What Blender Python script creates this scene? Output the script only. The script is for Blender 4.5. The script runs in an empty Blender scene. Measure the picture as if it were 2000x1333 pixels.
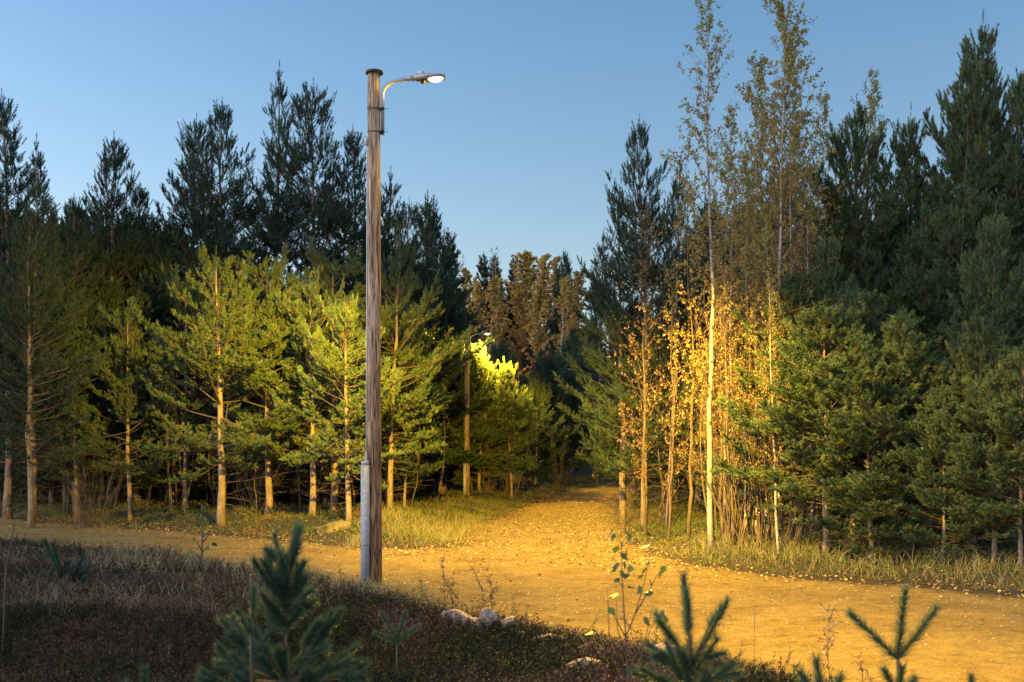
import bpy, math, random
import numpy as np
R = math.radians
S = bpy.context.scene
COL = S.collection
F = 2222.0            # focal length in photo pixels, used to turn measured proportions into metres
HZ = 896.0
CAMZ = 1.92

# ------------------------------------------------------------------ camera, sky, exposure
cam = bpy.data.objects.new('camera', bpy.data.cameras.new('camera'))
COL.objects.link(cam)
cam.location = (0, 0, CAMZ)
cam.rotation_euler = (R(90), 0, 0)
cam.data.lens = 40.0
cam.data.sensor_width = 36
cam.data.shift_y = (HZ - 666.5) / 2000
cam.data.clip_start = 0.1
cam.data.clip_end = 3000
cam.data.dof.use_dof = True
cam.data.dof.focus_distance = 19
cam.data.dof.aperture_fstop = 3.4
S.camera = cam

W = bpy.data.worlds.new('World')
S.world = W
W.use_nodes = True
nt = W.node_tree
bg = nt.nodes['Background']
sky = nt.nodes.new('ShaderNodeTexSky')
sky.sky_type = 'NISHITA'
sky.sun_disc = False
sky.sun_elevation = R(9)
sky.sun_rotation = R(-76)
sky.altitude = 0
sky.air_density = 1.0
sky.dust_density = 0.6
sky.ozone_density = 1.6
tint = nt.nodes.new('ShaderNodeMix')
tint.data_type = 'RGBA'
tint.blend_type = 'MULTIPLY'
tint.inputs[0].default_value = 1
tcw = nt.nodes.new('ShaderNodeTexCoord')
sep = nt.nodes.new('ShaderNodeSeparateXYZ')
mrw = nt.nodes.new('ShaderNodeMapRange')
mrw.inputs['From Min'].default_value = .1
mrw.inputs['From Max'].default_value = .42
mxw = nt.nodes.new('ShaderNodeMix')
mxw.data_type = 'RGBA'
mxw.inputs[6].default_value = (1.02, .94, .96, 1)      # paler towards the horizon, deeper blue overhead
mxw.inputs[7].default_value = (.66, .88, 1.06, 1)
nt.links.new(tcw.outputs['Generated'], sep.inputs[0])
nt.links.new(sep.outputs[2], mrw.inputs[0])
nt.links.new(mrw.outputs[0], mxw.inputs[0])
nt.links.new(mxw.outputs[2], tint.inputs[7])
nt.links.new(sky.outputs[0], tint.inputs[6])
nt.links.new(tint.outputs[2], bg.inputs[0])
bg.inputs[1].default_value = 0.052
glow = bpy.data.lights.new('afterglow', 'SUN')      # what the set sun still sends from the left behind the camera
glow.energy = .55
glow.angle = R(70)
glow.color = (1, .93, .95)
go = bpy.data.objects.new('afterglow', glow)
COL.objects.link(go)
go.rotation_euler = (R(66), 0, R(-52))
S.view_settings.view_transform = 'Standard'
S.view_settings.look = 'None'
S.view_settings.gamma = 1
S.view_settings.use_curve_mapping = False
S.view_settings.exposure = 2.3
S.render.engine = 'CYCLES'
S.cycles.max_bounces = 5
S.cycles.diffuse_bounces = 3
S.cycles.transmission_bounces = 3
S.cycles.transparent_max_bounces = 4
S.cycles.use_denoising = True
S.cycles.sample_clamp_indirect = 4
LAMP_W = 1850.0

rng = np.random.default_rng(7)
random.seed(7)

# ------------------------------------------------------------------ materials
def mat(name, base=(.2, .2, .2), rough=.7, metal=0, ramp=None, attr=None, noise=None, bump=0, transl=0, spec=.3, coord='Object', stretch=(1, 1, 1), var=0):
    m = bpy.data.materials.new(name)
    m.use_nodes = True
    t = m.node_tree
    b = t.nodes['Principled BSDF']
    b.inputs['Base Color'].default_value = (*base, 1)
    b.inputs['Roughness'].default_value = rough
    b.inputs['Metallic'].default_value = metal
    b.inputs['Specular IOR Level'].default_value = spec
    col = None
    if noise:
        tc = t.nodes.new('ShaderNodeTexCoord')
        mp = t.nodes.new('ShaderNodeMapping')
        mp.inputs['Scale'].default_value = stretch
        nz = t.nodes.new('ShaderNodeTexNoise')
        nz.inputs['Scale'].default_value = noise
        nz.inputs['Detail'].default_value = 6
        nz.inputs['Roughness'].default_value = .65
        t.links.new(tc.outputs[coord], mp.inputs[0])
        t.links.new(mp.outputs[0], nz.inputs[0])
        fac = nz.outputs[0]
        if bump:
            bp = t.nodes.new('ShaderNodeBump')
            bp.inputs['Strength'].default_value = bump
            bp.inputs['Distance'].default_value = .02
            t.links.new(fac, bp.inputs['Height'])
            t.links.new(bp.outputs[0], b.inputs['Normal'])
    if attr:
        at = t.nodes.new('ShaderNodeAttribute')
        at.attribute_name = attr
        fac = at.outputs['Fac']
    if ramp:
        cr = t.nodes.new('ShaderNodeValToRGB')
        el = cr.color_ramp.elements
        while len(el) < len(ramp):
            el.new(.5)
        for e, (p, c) in zip(el, ramp):
            e.position = p
            e.color = (*c, 1)
        t.links.new(fac, cr.inputs[0])
        col = cr.outputs[0]
        if var:
            oi = t.nodes.new('ShaderNodeObjectInfo')
            hs = t.nodes.new('ShaderNodeHueSaturation')
            m1 = t.nodes.new('ShaderNodeMapRange')
            m1.inputs['To Min'].default_value = 1 - var
            m1.inputs['To Max'].default_value = 1 + var
            t.links.new(oi.outputs['Random'], m1.inputs[0])
            t.links.new(m1.outputs[0], hs.inputs['Value'])
            t.links.new(col, hs.inputs['Color'])
            col = hs.outputs[0]
        t.links.new(col, b.inputs['Base Color'])
    if transl:
        tr = t.nodes.new('ShaderNodeBsdfTranslucent')
        mx = t.nodes.new('ShaderNodeMixShader')
        mx.inputs[0].default_value = transl
        if col:
            t.links.new(col, tr.inputs[0])
        else:
            tr.inputs[0].default_value = (*base, 1)
        t.links.new(b.outputs[0], mx.inputs[1])
        t.links.new(tr.outputs[0], mx.inputs[2])
        t.links.new(mx.outputs[0], t.nodes['Material Output'].inputs[0])
    return m

M = {}
M['needles'] = mat('pine_needles', ramp=[(0, (.035, .085, .055)), (.5, (.095, .145, .06)), (.8, (.175, .215, .08)), (1, (.19, .15, .045))], attr='rnd', rough=.55, var=.2, transl=.12)
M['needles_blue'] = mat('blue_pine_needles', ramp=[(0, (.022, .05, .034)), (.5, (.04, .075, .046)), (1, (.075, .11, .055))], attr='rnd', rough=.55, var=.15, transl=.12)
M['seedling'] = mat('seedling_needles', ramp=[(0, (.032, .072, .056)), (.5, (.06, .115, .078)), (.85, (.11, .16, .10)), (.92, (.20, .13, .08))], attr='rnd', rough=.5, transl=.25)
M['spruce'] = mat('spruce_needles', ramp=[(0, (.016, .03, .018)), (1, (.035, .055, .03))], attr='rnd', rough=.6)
M['bark'] = mat('pine_bark', ramp=[(.25, (.07, .052, .04)), (.45, (.20, .15, .11)), (.6, (.30, .22, .15)), (.75, (.42, .36, .28))], noise=9, stretch=(1, 1, .35), bump=.8, rough=.9)
M['twig'] = mat('twig_bark', ramp=[(.3, (.065, .048, .034)), (.7, (.15, .11, .075))], noise=4, rough=.9)
M['greytwig'] = mat('dark_twigs', base=(.10, .07, .055), rough=.9)
M['birch'] = mat('birch_bark', ramp=[(.36, (.05, .045, .04)), (.43, (.28, .26, .23)), (.7, (.42, .40, .36))], noise=5, stretch=(1, 1, 2.6), rough=.75)
M['leaf'] = mat('birch_leaves', ramp=[(0, (.16, .21, .06)), (.25, (.29, .28, .08)), (.5, (.37, .30, .10)), (.8, (.37, .26, .09)), (1, (.26, .16, .08))], attr='rnd', rough=.6, transl=.5)
M['leaf_orange'] = mat('orange_leaves', ramp=[(0, (.15, .14, .05)), (.5, (.22, .16, .06)), (1, (.24, .13, .065))], attr='rnd', rough=.6, transl=.3)
M['leaf_yellow'] = mat('yellow_leaves', ramp=[(0, (.17, .20, .05)), (.5, (.30, .26, .06)), (1, (.31, .19, .06))], attr='rnd', rough=.6, transl=.35)
M['leaf_far'] = mat('rusty_far_leaves', ramp=[(0, (.36, .29, .09)), (.5, (.56, .36, .10)), (1, (.58, .28, .10))], attr='rnd', rough=.6, transl=.3, var=.25)
M['leaf_red'] = mat('red_leaves', ramp=[(0, (.30, .08, .03)), (1, (.45, .12, .04))], attr='rnd', rough=.6, transl=.3)
M['leaf_green'] = mat('sapling_leaf', ramp=[(.3, (.05, .10, .05)), (.6, (.08, .14, .055)), (.8, (.16, .11, .05))], noise=3, rough=.5, transl=.3)
M['heather'] = mat('heather_sprigs', ramp=[(0, (.010, .015, .005)), (.35, (.026, .030, .010)), (.6, (.052, .024, .016)), (.8, (.075, .040, .032)), (1, (.15, .095, .07))], attr='rnd', rough=.85)
M['moss'] = mat('verge_undergrowth', ramp=[(0, (.06, .09, .022)), (.5, (.13, .15, .035)), (.8, (.20, .15, .05)), (1, (.24, .12, .05))], attr='rnd', rough=.85, transl=.15)
M['grass'] = mat('grass_blades', ramp=[(0, (.09, .12, .03)), (.35, (.20, .20, .06)), (.7, (.36, .29, .14)), (1, (.42, .34, .22))], attr='rnd', rough=.7, transl=.2)
M['litter'] = mat('fallen_leaves', ramp=[(0, (.14, .08, .035)), (.5, (.34, .20, .07)), (1, (.50, .38, .16))], attr='rnd', rough=.8)
M['pebble'] = mat('pebbles', ramp=[(0, (.10, .08, .06)), (.6, (.26, .21, .16)), (1, (.5, .45, .38))], attr='rnd', rough=.9)
M['soil'] = mat('forest_soil', ramp=[(.3, (.022, .017, .011)), (.55, (.05, .038, .022)), (.75, (.07, .06, .03))], noise=2.5, bump=1, rough=1)
M['rock'] = mat('granite', ramp=[(.3, (.20, .13, .10)), (.55, (.36, .26, .215)), (.75, (.48, .38, .32))], noise=14, bump=1, rough=.9)
M['mossrock'] = mat('mossy_granite', ramp=[(.42, (.05, .06, .018)), (.55, (.15, .13, .08)), (.72, (.24, .20, .14))], noise=3, bump=.9, rough=.9)
M['weed'] = mat('dried_weed', ramp=[(0, (.07, .045, .03)), (.6, (.16, .10, .07)), (1, (.34, .27, .24))], attr='rnd', rough=.9)
M['steel'] = mat('galvanised_steel', ramp=[(.3, (.30, .32, .35)), (.7, (.46, .48, .51))], noise=30, rough=.5, metal=.55, bump=.1)
M['guard'] = mat('galvanised_guard', ramp=[(.35, (.26, .28, .33)), (.55, (.34, .36, .41)), (.72, (.50, .52, .57))], noise=24, rough=.6, metal=.25, bump=.1)
M['dark_steel'] = mat('dark_steel', base=(.05, .05, .05), rough=.5, metal=.5)
M['head'] = mat('luminaire_paint', base=(.36, .36, .38), rough=.45, metal=.2)
M['plastic'] = mat('grey_plastic', base=(.5, .52, .55), rough=.5)

def pole_mat():
    m = bpy.data.materials.new('weathered_pole_wood')
    m.use_nodes = True
    t = m.node_tree
    b = t.nodes['Principled BSDF']
    b.inputs['Roughness'].default_value = .88
    b.inputs['Specular IOR Level'].default_value = .2
    tc = t.nodes.new('ShaderNodeTexCoord')
    def noise(sc, st, det=6, dist=0):
        mp = t.nodes.new('ShaderNodeMapping')
        mp.inputs['Scale'].default_value = st
        n = t.nodes.new('ShaderNodeTexNoise')
        n.inputs['Scale'].default_value = sc
        n.inputs['Detail'].default_value = det
        n.inputs['Distortion'].default_value = dist
        t.links.new(tc.outputs['Object'], mp.inputs[0])
        t.links.new(mp.outputs[0], n.inputs[0])
        return n.outputs[0]
    a = noise(40, (1, 1, .055), 10, 1.4)
    c = noise(5, (1, 1, .28), 8, 1.0)
    r = t.nodes.new('ShaderNodeValToRGB')
    e = r.color_ramp.elements
    e[0].position = .38; e[0].color = (.07, .05, .036, 1)
    e[1].position = .60; e[1].color = (.44, .36, .28, 1)
    n = e.new(.5); n.color = (.26, .20, .145, 1)
    t.links.new(a, r.inputs[0])
    mx = t.nodes.new('ShaderNodeMix')
    mx.data_type = 'RGBA'; mx.blend_type = 'MULTIPLY'
    mx.inputs[0].default_value = .75
    r2 = t.nodes.new('ShaderNodeValToRGB')
    r2.color_ramp.elements[0].position = .35; r2.color_ramp.elements[0].color = (.45, .4, .38, 1)
    r2.color_ramp.elements[1].position = .62; r2.color_ramp.elements[1].color = (1, 1, 1, 1)
    t.links.new(c, r2.inputs[0])
    t.links.new(r.outputs[0], mx.inputs[6])
    t.links.new(r2.outputs[0], mx.inputs[7])
    # lower part is redder and less bleached
    sp = t.nodes.new('ShaderNodeSeparateXYZ')
    t.links.new(tc.outputs['Object'], sp.inputs[0])
    mr = t.nodes.new('ShaderNodeMapRange')
    mr.inputs['From Min'].default_value = 1.2
    mr.inputs['From Max'].default_value = 5.5
    t.links.new(sp.outputs[2], mr.inputs[0])
    m2 = t.nodes.new('ShaderNodeMix')
    m2.data_type = 'RGBA'; m2.blend_type = 'MULTIPLY'
    m2.inputs[0].default_value = 1
    m3 = t.nodes.new('ShaderNodeMix')
    m3.data_type = 'RGBA'
    m3.inputs[6].default_value = (1, .74, .55, 1)
    m3.inputs[7].default_value = (1.35, 1.3, 1.3, 1)
    t.links.new(mr.outputs[0], m3.inputs[0])
    t.links.new(mx.outputs[2], m2.inputs[6])
    t.links.new(m3.outputs[2], m2.inputs[7])
    t.links.new(m2.outputs[2], b.inputs['Base Color'])
    bp = t.nodes.new('ShaderNodeBump')
    bp.inputs['Strength'].default_value = .7
    bp.inputs['Distance'].default_value = .02
    t.links.new(a, bp.inputs['Height'])
    t.links.new(bp.outputs[0], b.inputs['Normal'])
    return m
M['pole'] = pole_mat()

def path_mat():
    m = bpy.data.materials.new('gravel_path')
    m.use_nodes = True
    t = m.node_tree
    b = t.nodes['Principled BSDF']
    b.inputs['Roughness'].default_value = .95
    b.inputs['Specular IOR Level'].default_value = .15
    tc = t.nodes.new('ShaderNodeTexCoord')
    def noise(sc, det=5, st=(1, 1, 1), ro=.6):
        mp = t.nodes.new('ShaderNodeMapping')
        mp.inputs['Scale'].default_value = st
        n = t.nodes.new('ShaderNodeTexNoise')
        n.inputs['Scale'].default_value = sc
        n.inputs['Detail'].default_value = det
        n.inputs['Roughness'].default_value = ro
        t.links.new(tc.outputs['Object'], mp.inputs[0])
        t.links.new(mp.outputs[0], n.inputs[0])
        return n.outputs[0]
    def ramp(f, pts):
        r = t.nodes.new('ShaderNodeValToRGB')
        e = r.color_ramp.elements
        while len(e) < len(pts):
            e.new(.5)
        for q, (p, c) in zip(e, pts):
            q.position = p
            q.color = (*c, 1)
        t.links.new(f, r.inputs[0])
        return r.outputs[0]
    fine = noise(42, 9, ro=.8)
    a = ramp(fine, [(.35, (.07, .05, .025)), (.48, (.25, .175, .055)), (.60, (.35, .25, .08)), (.72, (.55, .43, .18))])
    big = ramp(noise(.9, 8, ro=.78), [(.36, (.5, .48, .44)), (.47, (.8, .78, .75)), (.58, (1, 1, 1))])
    mid = ramp(noise(5, 6), [(.35, (.72, .7, .66)), (.55, (1.05, 1.04, 1.02))])
    x = t.nodes.new('ShaderNodeMix'); x.data_type = 'RGBA'; x.blend_type = 'MULTIPLY'; x.inputs[0].default_value = .8
    y = t.nodes.new('ShaderNodeMix'); y.data_type = 'RGBA'; y.blend_type = 'MULTIPLY'; y.inputs[0].default_value = .8
    t.links.new(a, x.inputs[6]); t.links.new(big, x.inputs[7])
    t.links.new(x.outputs[2], y.inputs[6]); t.links.new(mid, y.inputs[7])
    at = t.nodes.new('ShaderNodeAttribute'); at.attribute_name = 'rnd'
    wear = ramp(at.outputs['Fac'], [(.1, (.42, .43, .36)), (.45, (.72, .72, .70)), (.8, (1, 1, 1))])
    w = t.nodes.new('ShaderNodeMix'); w.data_type = 'RGBA'; w.blend_type = 'MULTIPLY'; w.inputs[0].default_value = .85
    t.links.new(y.outputs[2], w.inputs[6]); t.links.new(wear, w.inputs[7])
    t.links.new(w.outputs[2], b.inputs['Base Color'])
    bp = t.nodes.new('ShaderNodeBump')
    bp.inputs['Strength'].default_value = .9
    bp.inputs['Distance'].default_value = .012
    t.links.new(fine, bp.inputs['Height'])
    t.links.new(bp.outputs[0], b.inputs['Normal'])
    return m
M['path'] = path_mat()

def emit_mat(name, col, s):
    m = bpy.data.materials.new(name)
    m.use_nodes = True
    b = m.node_tree.nodes['Principled BSDF']
    b.inputs['Base Color'].default_value = (.8, .8, .8, 1)
    b.inputs['Emission Color'].default_value = (*col, 1)
    b.inputs['Emission Strength'].default_value = s
    return m
M['led'] = emit_mat('led_panel', (1, .80, .42), 1.7)

M['led_far'] = emit_mat('far_led_panel', (1, .66, .12), 4)
# ------------------------------------------------------------------ mesh helpers
class MB:
    """collects triangles (vertices, faces, one float per vertex)"""
    def __init__(self):
        self.v, self.f, self.r, self.n = [], [], [], 0
    def add(self, v, f, r=0.5):
        v = np.asarray(v, dtype=np.float32).reshape(-1, 3)
        f = np.asarray(f, dtype=np.int32).reshape(-1, 3)
        r = np.broadcast_to(np.asarray(r, dtype=np.float32), (len(v),)) if np.ndim(r) == 0 else np.asarray(r, dtype=np.float32)
        self.v.append(v); self.f.append(f + self.n); self.r.append(r); self.n += len(v)
        return self
    def mesh(self, name, m, smooth=False):
        v = np.concatenate(self.v); f = np.concatenate(self.f); r = np.concatenate(self.r)
        me = bpy.data.meshes.new(name)
        me.vertices.add(len(v)); me.vertices.foreach_set('co', v.ravel())
        me.loops.add(len(f) * 3); me.loops.foreach_set('vertex_index', f.ravel())
        me.polygons.add(len(f)); me.polygons.foreach_set('loop_start', np.arange(0, len(f) * 3, 3, dtype=np.int32))
        try:
            me.polygons.foreach_set('loop_total', np.full(len(f), 3, dtype=np.int32))
        except Exception:
            pass
        if smooth:
            me.polygons.foreach_set('use_smooth', np.ones(len(f), dtype=bool))
        at = me.attributes.new('rnd', 'FLOAT', 'POINT')
        at.data.foreach_set('value', r)
        me.materials.append(m)
        me.update(calc_edges=True)
        return me

def unit(v):
    return v / np.maximum(np.linalg.norm(v, axis=-1, keepdims=True), 1e-9)

def frame(d):
    d = unit(d)
    a = np.where(np.abs(d[..., 2:3]) < .9, np.array([0, 0, 1.]), np.array([1., 0, 0]))
    u = unit(np.cross(a, d))
    return d, u, np.cross(d, u)

def sticks(mb, A, B, ra, rb, rnd=.5, k=3):
    A = np.asarray(A, float).reshape(-1, 3); B = np.asarray(B, float).reshape(-1, 3)
    if not len(A):
        return
    ra = np.broadcast_to(ra, (len(A),)); rb = np.broadcast_to(rb, (len(A),))
    d, u, w = frame(B - A)
    V = []
    for P, rr in ((A, ra), (B, rb)):
        for i in range(k):
            an = 2 * math.pi * i / k
            V.append(P + rr[:, None] * (math.cos(an) * u + math.sin(an) * w))
    V = np.stack(V, 1)
    f = []
    for i in range(k):
        j = (i + 1) % k
        f += [[i, j, k + j], [i, k + j, k + i]]
    f = np.array(f)[None] + (np.arange(len(A)) * 2 * k)[:, None, None]
    r = np.repeat(np.broadcast_to(rnd, (len(A),)), 2 * k)
    mb.add(V, f, r)

def tube(mb, P, rad, k=8, cap=True, rnd=.5, phase=0.0):
    P = np.asarray(P, float); n = len(P)
    rad = np.broadcast_to(rad, (n,))
    T = np.gradient(P, axis=0)
    d, u, w = frame(T)
    for i in range(1, n):       # keep the rings from twisting
        u[i] = unit(u[i - 1] - d[i] * np.dot(u[i - 1], d[i])); w[i] = np.cross(d[i], u[i])
    an = np.arange(k) * 2 * math.pi / k + phase
    V = P[:, None] + rad[:, None, None] * (np.cos(an)[None, :, None] * u[:, None] + np.sin(an)[None, :, None] * w[:, None])
    f = []
    for i in range(n - 1):
        for j in range(k):
            a, b = i * k + j, i * k + (j + 1) % k
            f += [[a, b, b + k], [a, b + k, a + k]]
    V = V.reshape(-1, 3)
    if cap:
        V = np.vstack([V, P[:1], P[-1:]])
        for j in range(k):
            f.append([n * k, (j + 1) % k, j])
            f.append([n * k + 1, (n - 1) * k + j, (n - 1) * k + (j + 1) % k])
    mb.add(V, f, rnd)

def box(mb, c, s, rnd=.5, taper=1.0):
    x, y, z = c; a, b, h = s[0] / 2, s[1] / 2, s[2] / 2
    V = []
    for dz, q in ((-h, 1), (h, taper)):
        for dx, dy in ((-a, -b), (a, -b), (a, b), (-a, b)):
            V.append((x + dx * q, y + dy * q, z + dz))
    f = [[0, 2, 1], [0, 3, 2], [4, 5, 6], [4, 6, 7]]
    for i in range(4):
        j = (i + 1) % 4
        f += [[i, j, j + 4], [i, j + 4, i + 4]]
    mb.add(V, f, rnd)

def needles(mb, A, D, L, K, nl, nw, rnd, ang=(.45, .95), frm=.05):
    """K needles round each shoot: A start, D unit direction, L length, one triangle each"""
    n = len(A)
    A = np.repeat(A, K, 0); D = np.repeat(D, K, 0); L = np.repeat(np.broadcast_to(L, (n,)), K)
    q = rng.uniform(frm, 1, len(A)); th = rng.uniform(0, 2 * math.pi, len(A))
    d, u, w = frame(D)
    rad = np.cos(th)[:, None] * u + np.sin(th)[:, None] * w
    al = rng.uniform(ang[0], ang[1], len(A)) * (1 - .45 * q)
    nd = np.cos(al)[:, None] * d + np.sin(al)[:, None] * rad
    P = A + d * (q * L)[:, None]
    side = unit(np.cross(nd, rng.normal(size=nd.shape)))
    ln = nl * rng.uniform(.7, 1.15, len(A))
    V = np.stack([P - side * nw / 2, P + side * nw / 2, P + nd * ln[:, None]], 1)
    f = np.arange(len(A) * 3).reshape(-1, 3)
    r = np.repeat(np.repeat(np.broadcast_to(rnd, (n,)), K) + rng.normal(0, .08, len(A)), 3)
    mb.add(V, f, np.clip(r, 0, 1))

def leaves(mb, P, size, rnd, droop=.6):
    n = len(P)
    if not n:
        return
    ax = rng.normal(size=(n, 3)); ax[:, 2] -= droop * 2; ax = unit(ax)
    sd = unit(np.cross(ax, rng.normal(size=(n, 3))))
    nn = np.cross(ax, sd)
    s = size * rng.uniform(.65, 1.2, n)[:, None]
    a = P; b = P + ax * s * .42 + sd * s * .40 + nn * s * .08; c = P + ax * s; e = P + ax * s * .42 - sd * s * .40 + nn * s * .08
    V = np.stack([a, b, c, e], 1)
    f = np.array([[0, 1, 2], [0, 2, 3]])[None] + (np.arange(n) * 4)[:, None, None]
    mb.add(V, f, np.repeat(np.clip(rnd, 0, 1), 4))

def vnoise(x, y, sc, seed=0):
    x = np.asarray(x, float) / sc; y = np.asarray(y, float) / sc
    xi = np.floor(x); yi = np.floor(y); fx = x - xi; fy = y - yi
    fx = fx * fx * (3 - 2 * fx); fy = fy * fy * (3 - 2 * fy)
    def h(a, b):
        s = np.sin(a * 127.1 + b * 311.7 + seed * 74.7) * 43758.5453
        return s - np.floor(s)
    return (h(xi, yi) * (1 - fx) + h(xi + 1, yi) * fx) * (1 - fy) + (h(xi, yi + 1) * (1 - fx) + h(xi + 1, yi + 1) * fx) * fy

# ------------------------------------------------------------------ objects, names, tags
def tag(o, label=None, cat=None, group=None, kind=None):
    if label: o['label'] = label
    if cat: o['category'] = cat
    if group: o['group'] = group
    if kind: o['kind'] = kind
    return o
def obj(name, me, parent=None, loc=(0, 0, 0)):
    o = bpy.data.objects.new(name, me)
    COL.objects.link(o)
    o.location = loc
    if parent: o.parent = parent
    return o
def thing(name, label, cat, loc, group=None, rz=0, sc=1):
    o = bpy.data.objects.new(name, None)
    o.empty_display_size = .2
    COL.objects.link(o)
    o.location = loc; o.rotation_euler = (0, 0, rz)
    o.scale = (sc, sc, sc) if np.ndim(sc) == 0 else sc
    return tag(o, label, cat, group)

# ------------------------------------------------------------------ terrain and path outline (metres, measured on the ground)
PATH = np.array([(-60, 64), (-30, 47), (-16.6, 36.8), (-11.9, 33), (-7.9, 29.2), (-4.7, 26), (-3.3, 24.7), (-2.2, 24.4), (-1.45, 25.2), (-1.25, 26.8), (-1.25, 28.6), (-.95, 34.4),
                 (0, 41), (1.3, 50.8), (3.4, 60), (7, 70), (16, 80), (18, 77), (10, 67), (6.6, 59), (4.6, 50), (3.7, 41), (3.1, 31.8), (2.75, 27.0), (2.8, 23.8),
                 (3.3, 20.3), (4.3, 18.7), (5.6, 17.6), (7.15, 15.9), (11, 13.2), (24, 8), (24, -6), (8, 1.5), (4.5, 5), (3.2, 7.6), (2.1, 10.0), (1.27, 11.25), (.33, 12.4), (-.62, 13.8), (-2.0, 16.0), (-4.4, 19.5), (-11.6, 25.7), (-30, 38), (-60, 54)], float)
NEAR = PATH[29:]         # edge of the mound that the camera stands on

def inpoly(x, y, P):
    r = np.zeros(x.shape, bool)
    for i in range(len(P)):
        x1, y1 = P[i]; x2, y2 = P[(i + 1) % len(P)]
        c = ((y1 > y) != (y2 > y))
        if y1 != y2:
            r ^= c & (x < (x2 - x1) * (y - y1) / (y2 - y1) + x1)
    return r
def edist(x, y, P, closed=True):
    best = np.full(x.shape, 1e9)
    for i in range(len(P) if closed else len(P) - 1):
        a = P[i]; b = P[(i + 1) % len(P)]
        dx, dy = b - a
        t = np.clip(((x - a[0]) * dx + (y - a[1]) * dy) / (dx * dx + dy * dy), 0, 1)
        best = np.minimum(best, np.hypot(x - a[0] - t * dx, y - a[1] - t * dy))
    return best
def pathd(x, y):
    """signed distance to the path edge, negative on the path"""
    x = np.asarray(x, float); y = np.asarray(y, float)
    d = edist(x, y, PATH)
    d = np.where(inpoly(x, y, PATH), -d, d)
    return d + .55 * (vnoise(x, y, 1.3, 71) - .5) + .22 * (vnoise(x, y, .4, 72) - .5)
MOUND = np.vstack([NEAR, [(-60, -60), (24, -60)]])
def ismound(x, y):
    return inpoly(np.asarray(x, float), np.asarray(y, float), MOUND)
def sm(x, a, b):
    t = np.clip((x - a) / (b - a), 0, 1)
    return t * t * (3 - 2 * t)
def base_h(x, y):
    x = np.asarray(x, float); y = np.asarray(y, float)
    far = np.maximum(y - 44, 0)
    z = np.minimum(far * .022, .5) + 7.5 * sm(y, 66, 125) + 3 * sm(y, 125, 260)
    z = z + .04 * (vnoise(x, y, 2.3, 1) - .5)
    return z
def ground_h(x, y, d=None):
    x = np.asarray(x, float); y = np.asarray(y, float)
    if d is None: d = pathd(x, y)
    z = base_h(x, y)
    mo = ismound(x, y)
    o = np.maximum(d, 0)
    bump = .30 * (vnoise(x, y, 1.5, 3) - .35) + .10 * (vnoise(x, y, .5, 4) - .5)
    left = (~mo) & (x < 1.2)
    z = z + np.where(mo, .24 * sm(o, 0, 2.2) + bump * sm(o, 0, .9),
             np.where(left, .30 * sm(o, .1, 2.5) + .7 * bump * sm(o, 0, 1.5), .12 * sm(o, 0, 1.5) + .6 * bump * sm(o, 0, 1.5)))
    z = z + .035 * (vnoise(x, y, .55, 61) - .5) * sm(d, -.6, -.1)
    return z - .045 * (1 - sm(d, -.45, .25))
def gh(x, y):
    return float(ground_h(np.array([x]), np.array([y]))[0])

def grid_mesh(name, xs, ys, hf, m, keep=None):
    X, Y = np.meshgrid(xs, ys)
    d = pathd(X, Y)
    Z = hf(X, Y, d)
    V = np.stack([X, Y, Z], -1).reshape(-1, 3)
    nx, ny = len(xs), len(ys)
    i, j = np.meshgrid(np.arange(nx - 1), np.arange(ny - 1))
    a = (j * nx + i).ravel()
    if keep is not None:
        cx = (X[:-1, :-1] + X[1:, 1:]) / 2; cy = (Y[:-1, :-1] + Y[1:, 1:]) / 2
        a = a[keep(cx, cy).ravel()]
    f = np.concatenate([np.stack([a, a + 1, a + nx + 1], 1), np.stack([a, a + nx + 1, a + nx], 1)])
    used = np.unique(f); mp = np.full(len(V), -1); mp[used] = np.arange(len(used))
    mb = MB(); mb.add(V[used], mp[f], np.clip(sm(-d, -.1, 1.0) * .72 + .42 * vnoise(X, Y, .9, 15) - .22 * np.exp(-((d + 2.0) / .3) ** 2), 0, 1).ravel()[used])
    return mb.mesh(name, m, smooth=True)

def geom(a, b, n):
    return list(np.geomspace(1, b - a + 1, n)[1:] + a - 1)
xs = np.array([-v for v in geom(22, 900, 26)[::-1]] + list(np.arange(-22, 14.01, .22)) + geom(14, 900, 26))
ys = np.array([-v for v in geom(0, 300, 12)[::-1]] + list(np.arange(0, 50.01, .22)) + geom(50, 1200, 34))
g = obj('ground', grid_mesh('ground', xs, ys, lambda x, y, d: ground_h(x, y, d), M['soil'])); tag(g, kind='structure')
def rutz(x, y, d):
    return base_h(x, y) + .012 * (vnoise(x, y, .45, 9) - .5) + .008 * (vnoise(x, y, .16, 10) - .5) - .05 * sm(d, -.35, .3) - .022 * np.exp(-((d + 1.25) / .24) ** 2) - .014 * np.exp(-((d + 2.7) / .3) ** 2)
px_ = np.arange(-40, 24, .16); py_ = np.arange(-2, 80, .16)
def keep(cx, cy):
    return pathd(cx, cy) < .5
p = obj('path', grid_mesh('path', px_, py_, rutz, M['path'], keep)); tag(p, kind='structure')

# ------------------------------------------------------------------ ground cover
def scatter(n, x0, x1, y0, y1, view=1.12):
    x = rng.uniform(x0, x1, n); y = rng.uniform(y0, y1, n)
    k = np.abs(x) < y * .45 * view + .5
    return x[k], y[k]

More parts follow.
